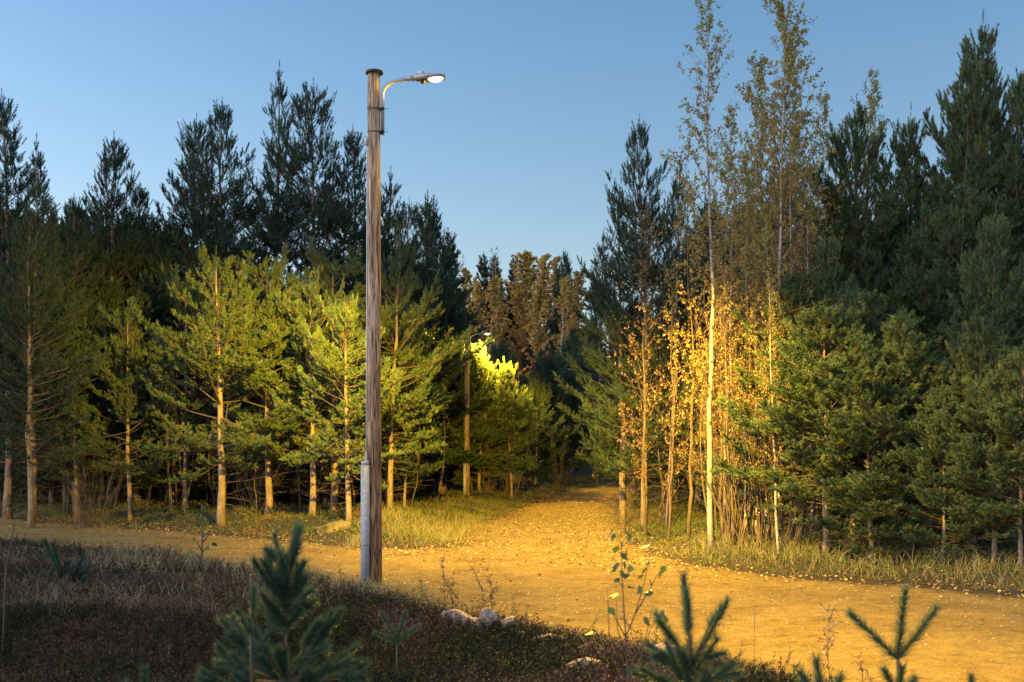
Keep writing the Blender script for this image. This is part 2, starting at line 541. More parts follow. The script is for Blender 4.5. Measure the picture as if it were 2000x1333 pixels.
def sprigs(mb, x, y, h, K, leafsz, rnd, lean=.5):
    n = len(x); z = ground_h(x, y)
    A = np.stack([x, y, z - .02], 1)
    D = rng.normal(0, lean, (n, 3)); D[:, 2] = 1; D = unit(D)
    B = A + D * h[:, None]
    sticks(mb, A, B, .003, .001, np.clip(rnd - .2, 0, 1))
    t = rng.uniform(.25, 1.05, (n, K))
    P = A[:, None] + (B - A)[:, None] * t[..., None]
    P = P.reshape(-1, 3) + rng.normal(0, .012, (n * K, 3))
    nd = unit(np.repeat(D, K, 0) * .9 + rng.normal(0, .7, (n * K, 3)))
    sd = unit(np.cross(nd, rng.normal(size=nd.shape)))
    ln = leafsz * rng.uniform(.6, 1.3, n * K)[:, None]
    V = np.stack([P - sd * ln * .22, P + sd * ln * .22, P + nd * ln], 1)
    mb.add(V, np.arange(n * K * 3).reshape(-1, 3), np.repeat(np.clip(np.repeat(rnd, K) + rng.normal(0, .1, n * K), 0, 1), 3))

def blades(mb, x, y, h, w, rnd, lean=.35, z=None):
    n = len(x)
    if z is None: z = ground_h(x, y)
    A = np.stack([x, y, z - .02], 1)
    D = rng.normal(0, lean, (n, 3)); D[:, 2] = 1; D = unit(D)
    bend = rng.normal(0, 1, (n, 3)); bend[:, 2] = -.35; bend = bend * .28 * h[:, None]
    m1 = A + D * (h * .55)[:, None]; tp = A + D * h[:, None] + bend
    s = unit(np.cross(D, rng.normal(size=(n, 3)))) * (w / 2)[:, None]
    V = np.stack([A - s, A + s, m1 + s * .8, m1 - s * .8, tp], 1)
    f = np.array([[0, 1, 2], [0, 2, 3], [3, 2, 4]])[None] + (np.arange(n) * 5)[:, None, None]
    mb.add(V, f, np.repeat(np.clip(rnd, 0, 1), 5))

# heather on the mound
mb = MB()
x, y = scatter(60000, -16, 4, 4.5, 30)
k = ismound(x, y) & (pathd(x, y) > .02) & (rng.random(len(x)) < np.clip(13 / y, .35, 1) * 1.1) & (y > 5)
x, y = x[k], y[k]
patch = vnoise(x, y, .9, 21) * .6 + vnoise(x, y, .35, 22) * .4
h = (.09 + .17 * rng.random(len(x)) * (0.55 + .9 * vnoise(x, y, .7, 23))) * (.45 + .55 * sm(pathd(x, y), 0, .8))
sprigs(mb, x, y, h, 15, .026, np.clip((patch - .5) * 1.7 + .45 + rng.normal(0, .12, len(x)), 0, 1))
x, y = scatter(60000, -5, 3.2, 5.5, 12)
k = ismound(x, y) & (pathd(x, y) > .0); x, y = x[k], y[k]
k = rng.random(len(x)) < .6; x, y = x[k], y[k]
patch = vnoise(x, y, .9, 21) * .6 + vnoise(x, y, .35, 22) * .4
sprigs(mb, x, y, (.06 + .14 * rng.random(len(x))) * (.5 + .5 * sm(pathd(x, y), 0, .6)), 13, .022, np.clip((patch - .5) * 1.6 + .38 + rng.normal(0, .14, len(x)), 0, 1))
tag(obj('heather', mb.mesh('heather', M['heather'])), 'dark heather covering the mound in front of the gravel path', 'heather', kind='stuff')

# verge undergrowth beyond the path, left and right
mb = MB()
x, y = scatter(150000, -22, 14, 16, 84)
d = pathd(x, y)
k = (~ismound(x, y)) & (d > .15) & (d < 9) & (rng.random(len(x)) < np.exp(-np.maximum(d - 2.5, 0) * .35) * np.clip(30 / y, .45, 1))
x, y, d = x[k], y[k], d[k]
pt = vnoise(x, y, 1.3, 31) * .6 + vnoise(x, y, .4, 32) * .4
h = (.07 + .16 * rng.random(len(x))) * (.4 + .6 * sm(d, .1, 1.2)) * np.where(x > 3, 1.15, 1)
sprigs(mb, x, y, h, 8, .042, np.clip((pt - .5) * 1.7 + .42 + rng.normal(0, .13, len(x)), 0, 1), .6)
tag(obj('undergrowth', mb.mesh('undergrowth', M['moss'])), 'low berry shrubs and moss on the verges under the trees', 'undergrowth', kind='stuff')

# grass
mb = MB()
def tuft(cx, cy, n, r, h0, h1, c, cs=.12, w=.006, lean=.3):
    x = cx + rng.normal(0, r, n); y = cy + rng.normal(0, r, n)
    k = pathd(x, y) > -.12; x, y = x[k], y[k]
    blades(mb, x, y, rng.uniform(h0, h1, len(x)), np.full(len(x), w), np.clip(rng.normal(c, cs, len(x)), 0, 1), lean)
# dry fringe along the near edge
for i in range(330):
    t = rng.random()
    a, b = NEAR[4:12][int(t * 7)], NEAR[4:12][int(t * 7) + 1]
    u = t * 7 % 1; q = a + (b - a) * u
    o = abs(rng.normal(0, .55)); n_ = unit(np.array([(b - a)[1], -(b - a)[0]])) * -1
    c = q - n_ * o if ismound(q[0] - n_[0] * o, q[1] - n_[1] * o) else q + n_ * o
    tuft(c[0], c[1], 24, .12, .08, .30 if c[0] > -2 else .36, .68, .2, .005, .35)
for cx in np.arange(-3.3, -.2, .14):            # long grass round the foot of the pole
    tuft(cx, 15.55 - (cx + 1.9) * .9 - .15 + rng.normal(0, .15), 55, .15, .15, .42, .6, .2, .006, .28)
for i in range(60):
    tuft(rng.uniform(-6.5, -2.6), rng.uniform(15.5, 19), 30, .14, .15, .42, .82, .12, .005, .35)
x, y = scatter(22000, -3.6, 0.6, 23.0, 36)       # bright tall grass left of the side path
d = pathd(x, y); nn = vnoise(x, y, .9, 81) * .6 + vnoise(x, y, .3, 82) * .4
k = (d > -.25) & (d < 2.4 + 1.2 * nn) & (rng.random(len(x)) < np.clip((nn - .25) * 2.4, .06, 1) * np.clip(1.35 - (y - 23) / 9, .12, 1)); x, y, nn = x[k], y[k], nn[k]
blades(mb, x, y, rng.uniform(.1, .5, len(x)) * (.35 + nn), np.full(len(x), .008), np.clip(rng.normal(.48, .18, len(x)), 0, 1), .35)
for i in range(420):                            # dry pinkish tufts all over the left part of the mound
    cx, cy = rng.uniform(-10, -1.5), rng.uniform(10.5, 24)
    if ismound(cx, cy) and vnoise(cx, cy, 1.1, 91) > .42:
        tuft(cx, cy, 16, .09, .12, .38, .88, .12, .004, .4)
x, y = scatter(32000, -3, 8.5, 14, 62)          # grass along both verges
d = pathd(x, y); k = (~ismound(x, y)) & (d > -.05) & (d < 1.7) & (rng.random(len(x)) < .8); x, y = x[k], y[k]
blades(mb, x, y, rng.uniform(.06, .26, len(x)), np.full(len(x), .008), np.clip(rng.normal(.33, .18, len(x)), 0, 1), .5)
x, y = scatter(16000, 3, 14, 11, 23)            # rougher weeds under the right hand pines
d = pathd(x, y); k = (~ismound(x, y)) & (d > .25) & (d < 2.6); x, y = x[k], y[k]
blades(mb, x, y, rng.uniform(.12, .55, len(x)), np.full(len(x), .006), np.clip(rng.normal(.55, .25, len(x)), 0, 1), .45)
x, y = scatter(30000, -20, 0, 20, 42)           # short grass on the left verge
d = pathd(x, y); k = (~ismound(x, y)) & (d > -.05) & (d < 2.6) & (rng.random(len(x)) < .5); x, y = x[k], y[k]
blades(mb, x, y, rng.uniform(.05, .2, len(x)), np.full(len(x), .009), np.clip(rng.normal(.35, .2, len(x)), 0, 1), .5)
# worn grass growing on the path junction
for i in range(2400):
    cx, cy = rng.uniform(-3.4, 3.6), rng.uniform(19.5, 45)
    if vnoise(cx, cy, 1.2, 44) > .5 and (cy > 22.5 - .45 * cx or pathd(cx, cy) > -.5) and pathd(cx, cy) < 0:
        x = cx + rng.normal(0, .24, 34); y = cy + rng.normal(0, .2, 34)
        blades(mb, x, y, rng.uniform(.03, .085, 34), np.full(34, .012), np.clip(rng.normal(.22, .18, 34), 0, 1), .7, base_h(x, y) - .04)
tag(obj('grass', mb.mesh('grass', M['grass'])), 'dry and green grass along the edges of the gravel path', 'grass', kind='stuff')

# fallen leaves and pebbles
mb = MB()
x, y = scatter(110000, -20, 9, 13, 55)
d = pathd(x, y); mo = ismound(x, y)
pr = np.where(d > 0, np.exp(-d * .9), np.exp(d * np.where((y > 20.5 - .3 * x) & (x > -3), .22, 1.3))) * np.where(mo, 0, 1) * (.35 + .9 * vnoise(x, y, .8, 51))
k = rng.random(len(x)) < pr; x, y, d = x[k], y[k], d[k]
z = np.where(d > 0, ground_h(x, y) + .03, base_h(x, y) + .012)
n = len(x); nrm = rng.normal(0, .45, (n, 3)); nrm[:, 2] = 1; nrm = unit(nrm); _, u, w = frame(nrm)
s = rng.uniform(.013, .034, n)[:, None]; C = np.stack([x, y, z], 1)
V = np.stack([C - u * s, C + w * s * .8, C + u * s, C - w * s * .8], 1)
mb.add(V, np.array([[0, 1, 2], [0, 2, 3]])[None] + (np.arange(n) * 4)[:, None, None], np.repeat(rng.random(n), 4))
tag(obj('fallen_leaves', mb.mesh('fallen_leaves', M['litter'])), 'fallen birch leaves scattered on the path and its edges', 'leaves', kind='stuff')

mb = MB()
x, y = scatter(70000, -14, 9, 6.5, 32)
d = pathd(x, y); k = (d < 0) & (rng.random(len(x)) < .75); x, y = x[k], y[k]
n = len(x); s = (.005 + .014 * rng.random(n) ** 4)[:, None, None]
O = np.array([[1, 0, 0], [-.5, .87, 0], [-.5, -.87, 0], [0, 0, .7], ], float)[None] * s
an = rng.uniform(0, 6.28, n); ca, sa = np.cos(an)[:, None], np.sin(an)[:, None]
V = np.stack([O[..., 0] * ca - O[..., 1] * sa, O[..., 0] * sa + O[..., 1] * ca, O[..., 2]], -1) + np.stack([x, y, base_h(x, y) + .004], 1)[:, None]
mb.add(V, np.array([[0, 1, 3], [1, 2, 3], [2, 0, 3]])[None] + (np.arange(n) * 4)[:, None, None], np.repeat(rng.random(n), 4))
# twigs lying on the gravel
x, y = scatter(900, -6, 8, 7, 24); k = pathd(x, y) < -.1; x, y = x[k], y[k]; n = len(x)
A = np.stack([x, y, base_h(x, y) + .008], 1); dd = rng.normal(0, 1, (n, 3)); dd[:, 2] = .04; B = A + unit(dd) * rng.uniform(.04, .2, n)[:, None]
sticks(mb, A, B, .003, .002, .1)
tag(obj('gravel', mb.mesh('gravel', M['pebble'])), 'loose pebbles and twigs lying on the gravel path', 'gravel', kind='stuff')

# ------------------------------------------------------------------ trees
def gen_pine(seed, H, cb, Lmax, wh=.5, nb=5, K=40, nw=.008, nl=.06, top=62, bot=12, dead=True, tr=None, dens=1.0, sl=(.13, .26), gap=.12, sp=.22, m='needles', prof=.75, lead=.45, low=.6, ang=(.45, .95), mess=.08):
    rs = np.random.default_rng(seed)
    tr = tr or H * .014
    n = 14
    zz = np.linspace(0, H, n)
    wob = np.cumsum(rs.normal(0, .035, (n, 2)), 0) * (H / 14); wob[0] = 0
    TP = np.column_stack([wob[:, 0], wob[:, 1], zz])
    TR = tr * (1 - .93 * (zz / H)) ** .9; TR[0] *= 1.25
    tm = MB(); tube(tm, TP, TR, 9)
    def at(z):
        return np.array([np.interp(z, zz, TP[:, 0]), np.interp(z, zz, TP[:, 1]), z])
    sa, sb, ra, rb = [], [], [], []
    SA, SD, SL = [], [], []
    z = cb
    while z < H - .25:
        t = (H - z) / (H - cb)
        pr = (t ** prof) if t < low else (low ** prof) * (1 - .35 * (t - low) / (1 - low))
        az0 = rs.uniform(0, 6.28)
        for b in range(nb + rs.integers(-1, 2)):
            if rs.random() < gap * (.4 + t): continue
            az = az0 + b * 6.283 / nb + rs.normal(0, .25)
            L = max(.3, Lmax * pr * rs.choice([.55, .8, .95, 1.05, 1.25]) * rs.uniform(.88, 1.12))
            el = R(bot + (top - bot) * (1 - t) ** .8) + rs.normal(0, mess)
            P = [at(z + rs.uniform(-.08, .08))]; ns = 6; D = []
            caz = rs.normal(0, .15 + mess)
            for i in range(ns):
                e = el + (i / ns) ** 1.5 * R(26) - (R(10) if (t > .6 and i < 3) else 0)
                a = az + caz * i / ns
                dv = np.array([math.cos(a) * math.cos(e), math.sin(a) * math.cos(e), math.sin(e)])
                D.append(dv); P.append(P[-1] + dv * L / ns)
            r0 = .008 + L * .0085
            for i in range(ns):
                sa.append(P[i]); sb.append(P[i + 1]); ra.append(r0 * (1 - i / ns * .8)); rb.append(r0 * (1 - (i + 1) / ns * .8))
            SA.append(P[-1] - D[-1] * .06); SD.append(D[-1] + np.array([0, 0, .35])); SL.append(rs.uniform(*sl) * 1.15)
            for q in range(int(L / .2)):
                f_ = rs.uniform(.45, 1); i = min(int(f_ * ns), ns - 1)
                SA.append(P[i] + D[i] * (f_ * L - i * L / ns)); SD.append(D[i] * .6 + np.array([0, 0, .6]) + rs.normal(0, .35, 3)); SL.append(rs.uniform(*sl) * .9)
            s = L * (.22 if t < .5 else .38); sg = 1
            while s < L:
                f_ = s / L; i = min(int(f_ * ns), ns - 1)
                Q = P[i] + D[i] * (s - i * L / ns)
                for sg in (1, -1):
                    if rs.random() > (.9 if t > .35 else .68) * dens: continue
                    ta = az + sg * rs.uniform(.55, 1.05); te = el * .5 + rs.uniform(.0, .55)
                    tl = (.16 + .38 * (L - s)) * rs.uniform(.6, 1.2)
                    tl = min(tl, 1.0)
                    td = np.array([math.cos(ta) * math.cos(te), math.sin(ta) * math.cos(te), math.sin(te)])
                    E = Q + td * tl
                    sa.append(Q); sb.append(E); ra.append(.004 + tl * .006); rb.append(.003)
                    SA.append(E - td * .05); SD.append(td + np.array([0, 0, .55]) + rs.normal(0, .15 + mess, 3)); SL.append(rs.uniform(*sl))
                    kk = int(tl / .16)
                    for q in range(kk):
                        fr = (q + 1) / (kk + 1) + rs.uniform(-.1, .1)
                        if fr < .25: continue
                        B0 = Q + td * tl * fr
                        for s2 in (1, -1):
                            if rs.random() > (.85 if t > .35 else .6) * dens: continue
                            a2 = ta + s2 * rs.uniform(.5, 1.1)
                            SA.append(B0); SD.append(np.array([math.cos(a2) * .8, math.sin(a2) * .8, rs.uniform(.1, .9)])); SL.append(rs.uniform(*sl) * .95)
                s += sp * rs.uniform(.75, 1.25)
        z += wh * rs.uniform(.8, 1.2) * (1.15 - .35 * min(1, t * 2))
    # leader
    tp = at(H - .02)
    SA.append(at(H - .1)); SD.append(np.array([0, 0, 1.])); SL.append(lead)
    for a in range(4):
        an = a * 1.57 + rs.uniform(0, .5)
        SA.append(tp - np.array([0, 0, .15])); SD.append(np.array([math.cos(an) * .5, math.sin(an) * .5, 1])); SL.append(lead * rs.uniform(.5, .75))
    if dead:
        for i in range(int((cb + 1.5) * 9)):
            z0 = rs.uniform(.5, cb + 1.2); az = rs.uniform(0, 6.28); L = rs.uniform(.3, 1.5)
            P = at(z0); e = rs.uniform(-.25, .35); d0 = np.array([math.cos(az), math.sin(az), e])
            for q in range(4):
                Q = P + d0 * L / 4
                sa.append(P); sb.append(Q); ra.append(.011 * (1 - q / 4.4)); rb.append(.011 * (1 - (q + 1) / 4.4))
                if rs.random() < .75:
                    d2 = unit(d0 + rs.normal(0, .6, 3)); sa.append(Q); sb.append(Q + d2 * rs.uniform(.15, .5)); ra.append(.004); rb.append(.002)
                d0 = unit(d0 + rs.normal(0, .22, 3)); P = Q
    bm_ = MB(); sticks(bm_, sa, sb, np.array(ra), np.array(rb))
    SA, SD, SL = np.array(SA), np.array(SD), np.array(SL)
    tt = 1 - np.clip((SA[:, 2] - H * .6) / (H * .35), 0, 1)      # candles stand upright and long towards the top
    SD = unit(unit(SD) + np.array([0, 0, 1.]) * (1 - tt)[:, None] * 1.0); SL = SL * (1 + .35 * (1 - tt))
    sticks(bm_, SA, SA + SD * SL[:, None], .004, .0025)
    cm = MB()
    rn = np.clip(rs.normal(.45, .2, len(SA)), 0, 1)
    needles(cm, SA, SD, SL, K, nl, nw, rn, ang=ang)
    return dict(H=H, parts=[('trunk', tm.mesh('pine_trunk', M['bark'], True)), ('branches', bm_.mesh('pine_branches', M['twig'])), ('crown', cm.mesh('pine_crown', M[m]))])

def gen_birch(seed, H, cb, Lmax, leafn=16, lsz=.06, m='leaf', ang=32, tr=None, crook=.05, cshift=0.0, bark='birch', step=.17, twigm='greytwig', leaf_low=0.0):
    rs = np.random.default_rng(seed)
    tr = tr or H * .0075
    n = 16; zz = np.linspace(0, H, n)
    wob = np.cumsum(rs.normal(0, crook, (n, 2)), 0); wob -= wob[0]
    TP = np.column_stack([wob[:, 0], wob[:, 1], zz]); TR = tr * (1 - .95 * (zz / H)); TR[0] *= 1.3
    tm = MB(); tube(tm, TP, TR, 8)
    at = lambda z: np.array([np.interp(z, zz, TP[:, 0]), np.interp(z, zz, TP[:, 1]), z])
    sa, sb, ra, rb, LP, LR = [], [], [], [], [], []
    z = cb
    while z < H - .05:
        t = (H - z) / (H - cb)
        az = rs.uniform(0, 6.28); L = Lmax * (t ** .55) * rs.uniform(.45, 1.15) + .1
        if t > .75: L *= 1 - (t - .75) * 1.6
        an = R(ang) * rs.uniform(.7, 1.3)
        P = at(z); d = np.array([math.cos(az) * math.sin(an), math.sin(az) * math.sin(an), math.cos(an)]); ns = 5
        for i in range(ns):
            Q = P + d * L / ns
            sa.append(P); sb.append(Q); r0 = .003 + .006 * L; ra.append(r0 * (1 - i / 5.5)); rb.append(r0 * (1 - (i + 1) / 5.5))
            for q in range(2):
                if rs.random() < .8:
                    d2 = unit(d + rs.normal(0, .55, 3)); l2 = rs.uniform(.12, .4) * (.5 + .5 * L / Lmax)
                    e = Q + d2 * l2; sa.append(Q); sb.append(e); ra.append(.0025); rb.append(.0012)
                    nn = rs.poisson(leafn * .22)
                    for _ in range(nn):
                        LP.append(Q + d2 * l2 * rs.uniform(.2, 1.05) + rs.normal(0, .02, 3)); LR.append(t)
            d = unit(d + rs.normal(0, .12, 3) + np.array([0, 0, .06])); P = Q
        z += step * rs.uniform(.6, 1.4)
    bm_ = MB(); sticks(bm_, sa, sb, np.array(ra), np.array(rb))
    parts = [('trunk', tm.mesh('birch_trunk', M[bark], True)), ('branches', bm_.mesh('birch_branches', M[twigm]))]
    if LP:
        LP = np.array(LP); LR = np.array(LR)
        k = rs.random(len(LP)) > leaf_low * LR
        LP, LR = LP[k], LR[k]
        cm = MB(); leaves(cm, LP, lsz, np.clip(rs.normal(.1, .16, len(LP)) + LR * .6 + .12 + cshift, 0, 1))
        parts.append(('crown', cm.mesh('birch_leaves', M[m])))
    return dict(H=H, parts=parts)

def plant(var, name, x, y, H, label, cat, group=None, rz=None, wide=1.0, tilt=(0, 0), z=None):
    s = H / var['H']
    o = thing(name, label, cat, (x, y, (gh(x, y) if z is None else z) - .06), group, 0, (s * wide, s * wide, s))
    if tilt == (0, 0): tilt = (random.gauss(0, .018), random.gauss(0, .018))
    o.rotation_euler = (tilt[0], tilt[1], random.uniform(0, 6.28) if rz is None else rz)
    for nm, me in var['parts']:
        c = obj(nm, me, o)
        if cat == 'young tree' and nm == 'branches': tag(c, kind='stuff')
    return o

def X(px, Y): return (px - 1000) / F * Y
def Zt(py, Y): return CAMZ + (HZ - py) / F * Y

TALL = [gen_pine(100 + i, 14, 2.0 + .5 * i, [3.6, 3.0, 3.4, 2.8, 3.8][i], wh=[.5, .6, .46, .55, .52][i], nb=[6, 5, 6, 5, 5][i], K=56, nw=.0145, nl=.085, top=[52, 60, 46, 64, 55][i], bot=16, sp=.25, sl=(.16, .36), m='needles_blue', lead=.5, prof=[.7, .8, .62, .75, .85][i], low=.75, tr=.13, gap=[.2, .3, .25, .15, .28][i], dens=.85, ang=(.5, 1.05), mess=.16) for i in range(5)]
OPEN = [gen_pine(120 + i, 7.6, 1.9, 2.9, wh=.5, nb=5, K=66, nw=.0115, nl=.074, top=46, bot=0, sp=.15, sl=(.07, .18), prof=.42, gap=.16, tr=.115, low=.8, dens=.95, ang=(.55, 1.35), mess=.3) for i in range(3)]
DENSE = [gen_pine(140 + i, 10, .9 + .5 * i, 3.0, wh=.4, nb=6, K=72, nw=.0125, nl=.075, top=56, bot=12, sp=.17, sl=(.09, .24), m='needles', lead=.6, tr=.1, prof=.62, low=.75, dens=.95, gap=.12, ang=(.6, 1.2), mess=.2) for i in range(3)]
YOUNG = [gen_pine(160 + i, 5.4, .5 + i * .7, 1.75, wh=.34, nb=6, K=80, nw=.010, nl=.066, top=58, bot=12, sp=.12, sl=(.07, .18), lead=.45, tr=.06, prof=.5, low=.8, dens=1.0, gap=.08, ang=(.6, 1.3), mess=.25) for i in range(2)]
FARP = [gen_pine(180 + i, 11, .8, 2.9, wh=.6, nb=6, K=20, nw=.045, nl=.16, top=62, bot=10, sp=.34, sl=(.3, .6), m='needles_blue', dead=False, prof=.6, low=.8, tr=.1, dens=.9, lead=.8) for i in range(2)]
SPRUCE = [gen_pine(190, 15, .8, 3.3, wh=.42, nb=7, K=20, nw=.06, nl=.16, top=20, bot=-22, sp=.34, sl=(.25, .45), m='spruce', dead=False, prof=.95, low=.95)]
BIRCH = [gen_birch(200, 10.8, 2.6, 1.8, 36, crook=.03, step=.12, tr=.062, lsz=.055, ang=30), gen_birch(201, 10.8, 2.4, 2.4, 50, ang=35, crook=.02, step=.10, tr=.06, cshift=.12, lsz=.055), gen_birch(202, 9.5, 2.0, 1.9, 40, crook=.03, step=.12, tr=.05, lsz=.055)]
BROWN = [gen_birch(210, 8, 1.4, 1.5, 16, ang=42, cshift=.2, bark='twig', m='leaf_orange', crook=.035, tr=.05, step=.12), gen_birch(211, 7, 1.0, 1.4, 18, ang=40, cshift=.12, crook=.035, tr=.04, step=.12, bark='twig')]
ORANGE = [gen_birch(220 + i, 14, 2, 3.6, 90, lsz=.16, m='leaf_far', ang=30, step=.13) for i in range(2)]
BARE = [gen_birch(230, 15, 4, 2.4, 3, lsz=.12, ang=28, step=.2)]
THIN = [gen_birch(240, 6, 2.2, .8, 2, ang=35, tr=.03, crook=.04, bark='twig', step=.3), gen_birch(241, 5, 1.0, .9, 0, ang=50, tr=.022, crook=.04, bark='twig', step=.22)]

# --- tall dark pines behind on the left (px, top, Y)
GT = 'tall dark pines in the wood left of the pole'
for i, (px, top, Y, lb) in enumerate([
    (14, 207, 36, 'tallest dark pine at the left edge of the picture'),
    (62, 283, 34, 'dark pine beside the tallest one at the left edge'),
    (215, 285, 39, 'dark pine standing alone left of the open sky gap, pointed top'),
    (268, 372, 40, 'lower dark pine right of the lone pointed one'),
    (330, 440, 41, 'short dark pine in the dip of the left skyline'),
    (362, 250, 42, 'slim dark pine first of the tall row left of the pole'),
    (430, 212, 40, 'dark pine second of the tall row left of the pole'),
    (522, 146, 42, 'highest dark pine on the left skyline, with a long bare leader'),
    (620, 180, 40, 'broad dark pine next to the pole, left of it'),
    (688, 268, 41, 'dark pine top just touching the pole from the left'),
    (748, 348, 43, 'dark pine top just right of the pole'),
    (803, 405, 46, 'dark pine second to the right of the pole'),
    (150, 400, 37, 'dark pine filling the gap beside the lone pointed pine')]):
    H = Zt(top, Y) - gh(X(px, Y), Y)
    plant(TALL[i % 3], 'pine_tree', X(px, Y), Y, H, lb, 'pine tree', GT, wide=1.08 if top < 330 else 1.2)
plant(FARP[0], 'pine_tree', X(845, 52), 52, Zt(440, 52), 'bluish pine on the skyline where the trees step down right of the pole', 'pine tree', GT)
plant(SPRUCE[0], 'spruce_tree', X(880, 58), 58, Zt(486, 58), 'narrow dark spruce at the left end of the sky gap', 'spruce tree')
# --- hidden interior of the wood
GI = 'dark pines deep inside the wood'
LI = 'dark pine deep inside the wood, mostly hidden behind the front trees'
for (x0, x1, y0, y1, n, hh) in [(-20, -4, 37, 42, 16, (5, 8)), (-25, -4, 41, 54, 40, (7, 9.5)), (-7, -2.4, 47, 62, 14, (8, 10.5)), (5.5, 15, 26, 31, 18, (5.5, 8)), (6, 22, 30, 46, 40, (8, 10)), (9, 22, 20, 28, 16, (6, 8)), (-34, 40, 56, 75, 40, (9, 11))]:
    for i in range(n):
        x = rng.uniform(x0, x1); y = rng.uniform(y0, y1)
        if pathd(x, y) < 1.6 or abs(x) > y * .52 or (y > 54 and -.08 < x / y < .09): continue
        plant(FARP[i % 2] if y > 34 else DENSE[i % 2], 'pine_tree', x, y, rng.uniform(*hh), LI, 'pine tree', GI, wide=1.2)
for i in range(16):
    px = 20 + i * 21 + rng.uniform(-8, 8); Y = rng.uniform(38.5, 44); x = X(px, Y)
    plant(FARP[i % 2], 'pine_tree', x, Y, Zt(rng.uniform(425, 500), Y) - gh(x, Y), LI, 'pine tree', GI, wide=1.2)
# --- lamp lit pines at the front on the left
GL = 'lamp lit pines along the far side of the path'
for i, (px, top, Y, v, lb, w, rz) in enumerate([
    (60, 420, 31.5, TALL[2], 'old pine with a thick pale leaning trunk at the left edge', 1.1, 1.0),
    (433, 512, 30.2, OPEN[0], 'yellow lit pine with a straight flaky trunk left of the pole', 1.08, 0.3),
    (525, 525, 31.5, OPEN[1], 'yellow lit pine just right of the flaky trunk, bare stem low down', 1.0, 2.1),
    (610, 560, 30.4, OPEN[2], 'yellow lit pine halfway between flaky trunk and pole', 1.0, 4.0),
    (682, 600, 28.2, OPEN[0], 'bushy yellow lit pine directly left of the pole with a short stub trunk', .95, 2.6),
    (655, 520, 33.5, OPEN[1], 'lit pine behind the pole with a rounded yellow top', 1.1, 5.0),
    (762, 500, 34.0, OPEN[2], 'dim olive pine right behind the pole', .85, 1.1),
    (790, 590, 36.5, OPEN[0], 'dim olive pine between the pole and the far lamp', .5, .7),
    (255, 620, 33.5, OPEN[1], 'shaded pine with a thin trunk above the bare thicket', .85, 3.3),
    (363, 560, 35, OPEN[2], 'shaded pine behind the flaky trunk on its left', .95, 5.4),
    (150, 660, 35.5, OPEN[1], 'shaded pine near the thick pale trunk', .9, 1.9)]):
    x = X(px, Y)
    plant(v, 'pine_tree', x, Y, Zt(top, Y) - gh(x, Y), lb, 'pine tree', GL, rz=rz, wide=w)
plant(YOUNG[0], 'pine_tree', X(938, 49.2), 49.2, Zt(706, 49.2), 'glowing yellow pine right under the far lamp', 'pine tree', rz=.5, wide=1.15)
plant(YOUNG[1], 'pine_tree', X(1000, 48.8), 48.8, Zt(738, 48.8), 'bright yellow pine just right of the far lamp pole', 'pine tree', rz=1.5, wide=1.05)
plant(OPEN[1], 'pine_tree', X(1000, 50.5), 50.5, Zt(735, 50.5), 'yellow green pine leaning over the path beyond the far lamp', 'pine tree', rz=4.4, wide=.6)
plant(OPEN[2], 'pine_tree', X(868, 50), 50, Zt(680, 50), 'dark pine behind the far lamp pole on its left', 'pine tree')
# --- wood closing the end of the side path
GC = 'pines closing the far end of the side path'
for i, (px, top, Y) in enumerate([(1060, 740, 66), (1110, 720, 68), (1205, 650, 64), (1213, 640, 60), (1020, 740, 72), (965, 730, 74), (1090, 700, 80), (1240, 600, 52), (1140, 690, 78), (925, 690, 78), (1000, 700, 86), (1050, 690, 90), (1110, 670, 88), (1160, 640, 90), (960, 680, 92), (880, 600, 72), (1035, 780, 60), (1075, 690, 96), (1125, 650, 97), (985, 670, 98), (1072, 705, 62), (1128, 700, 76), (1168, 690, 82), (1095, 735, 72), (1150, 730, 86), (1045, 720, 58)]):
    x = X(px, Y); gz = gh(x, Y)
    plant(FARP[i % 2], 'pine_tree', x, Y, Zt(top, Y) - gz, 'bluish pine in the dense stand at the far end of the side path', 'pine tree', GC, wide=1.0)
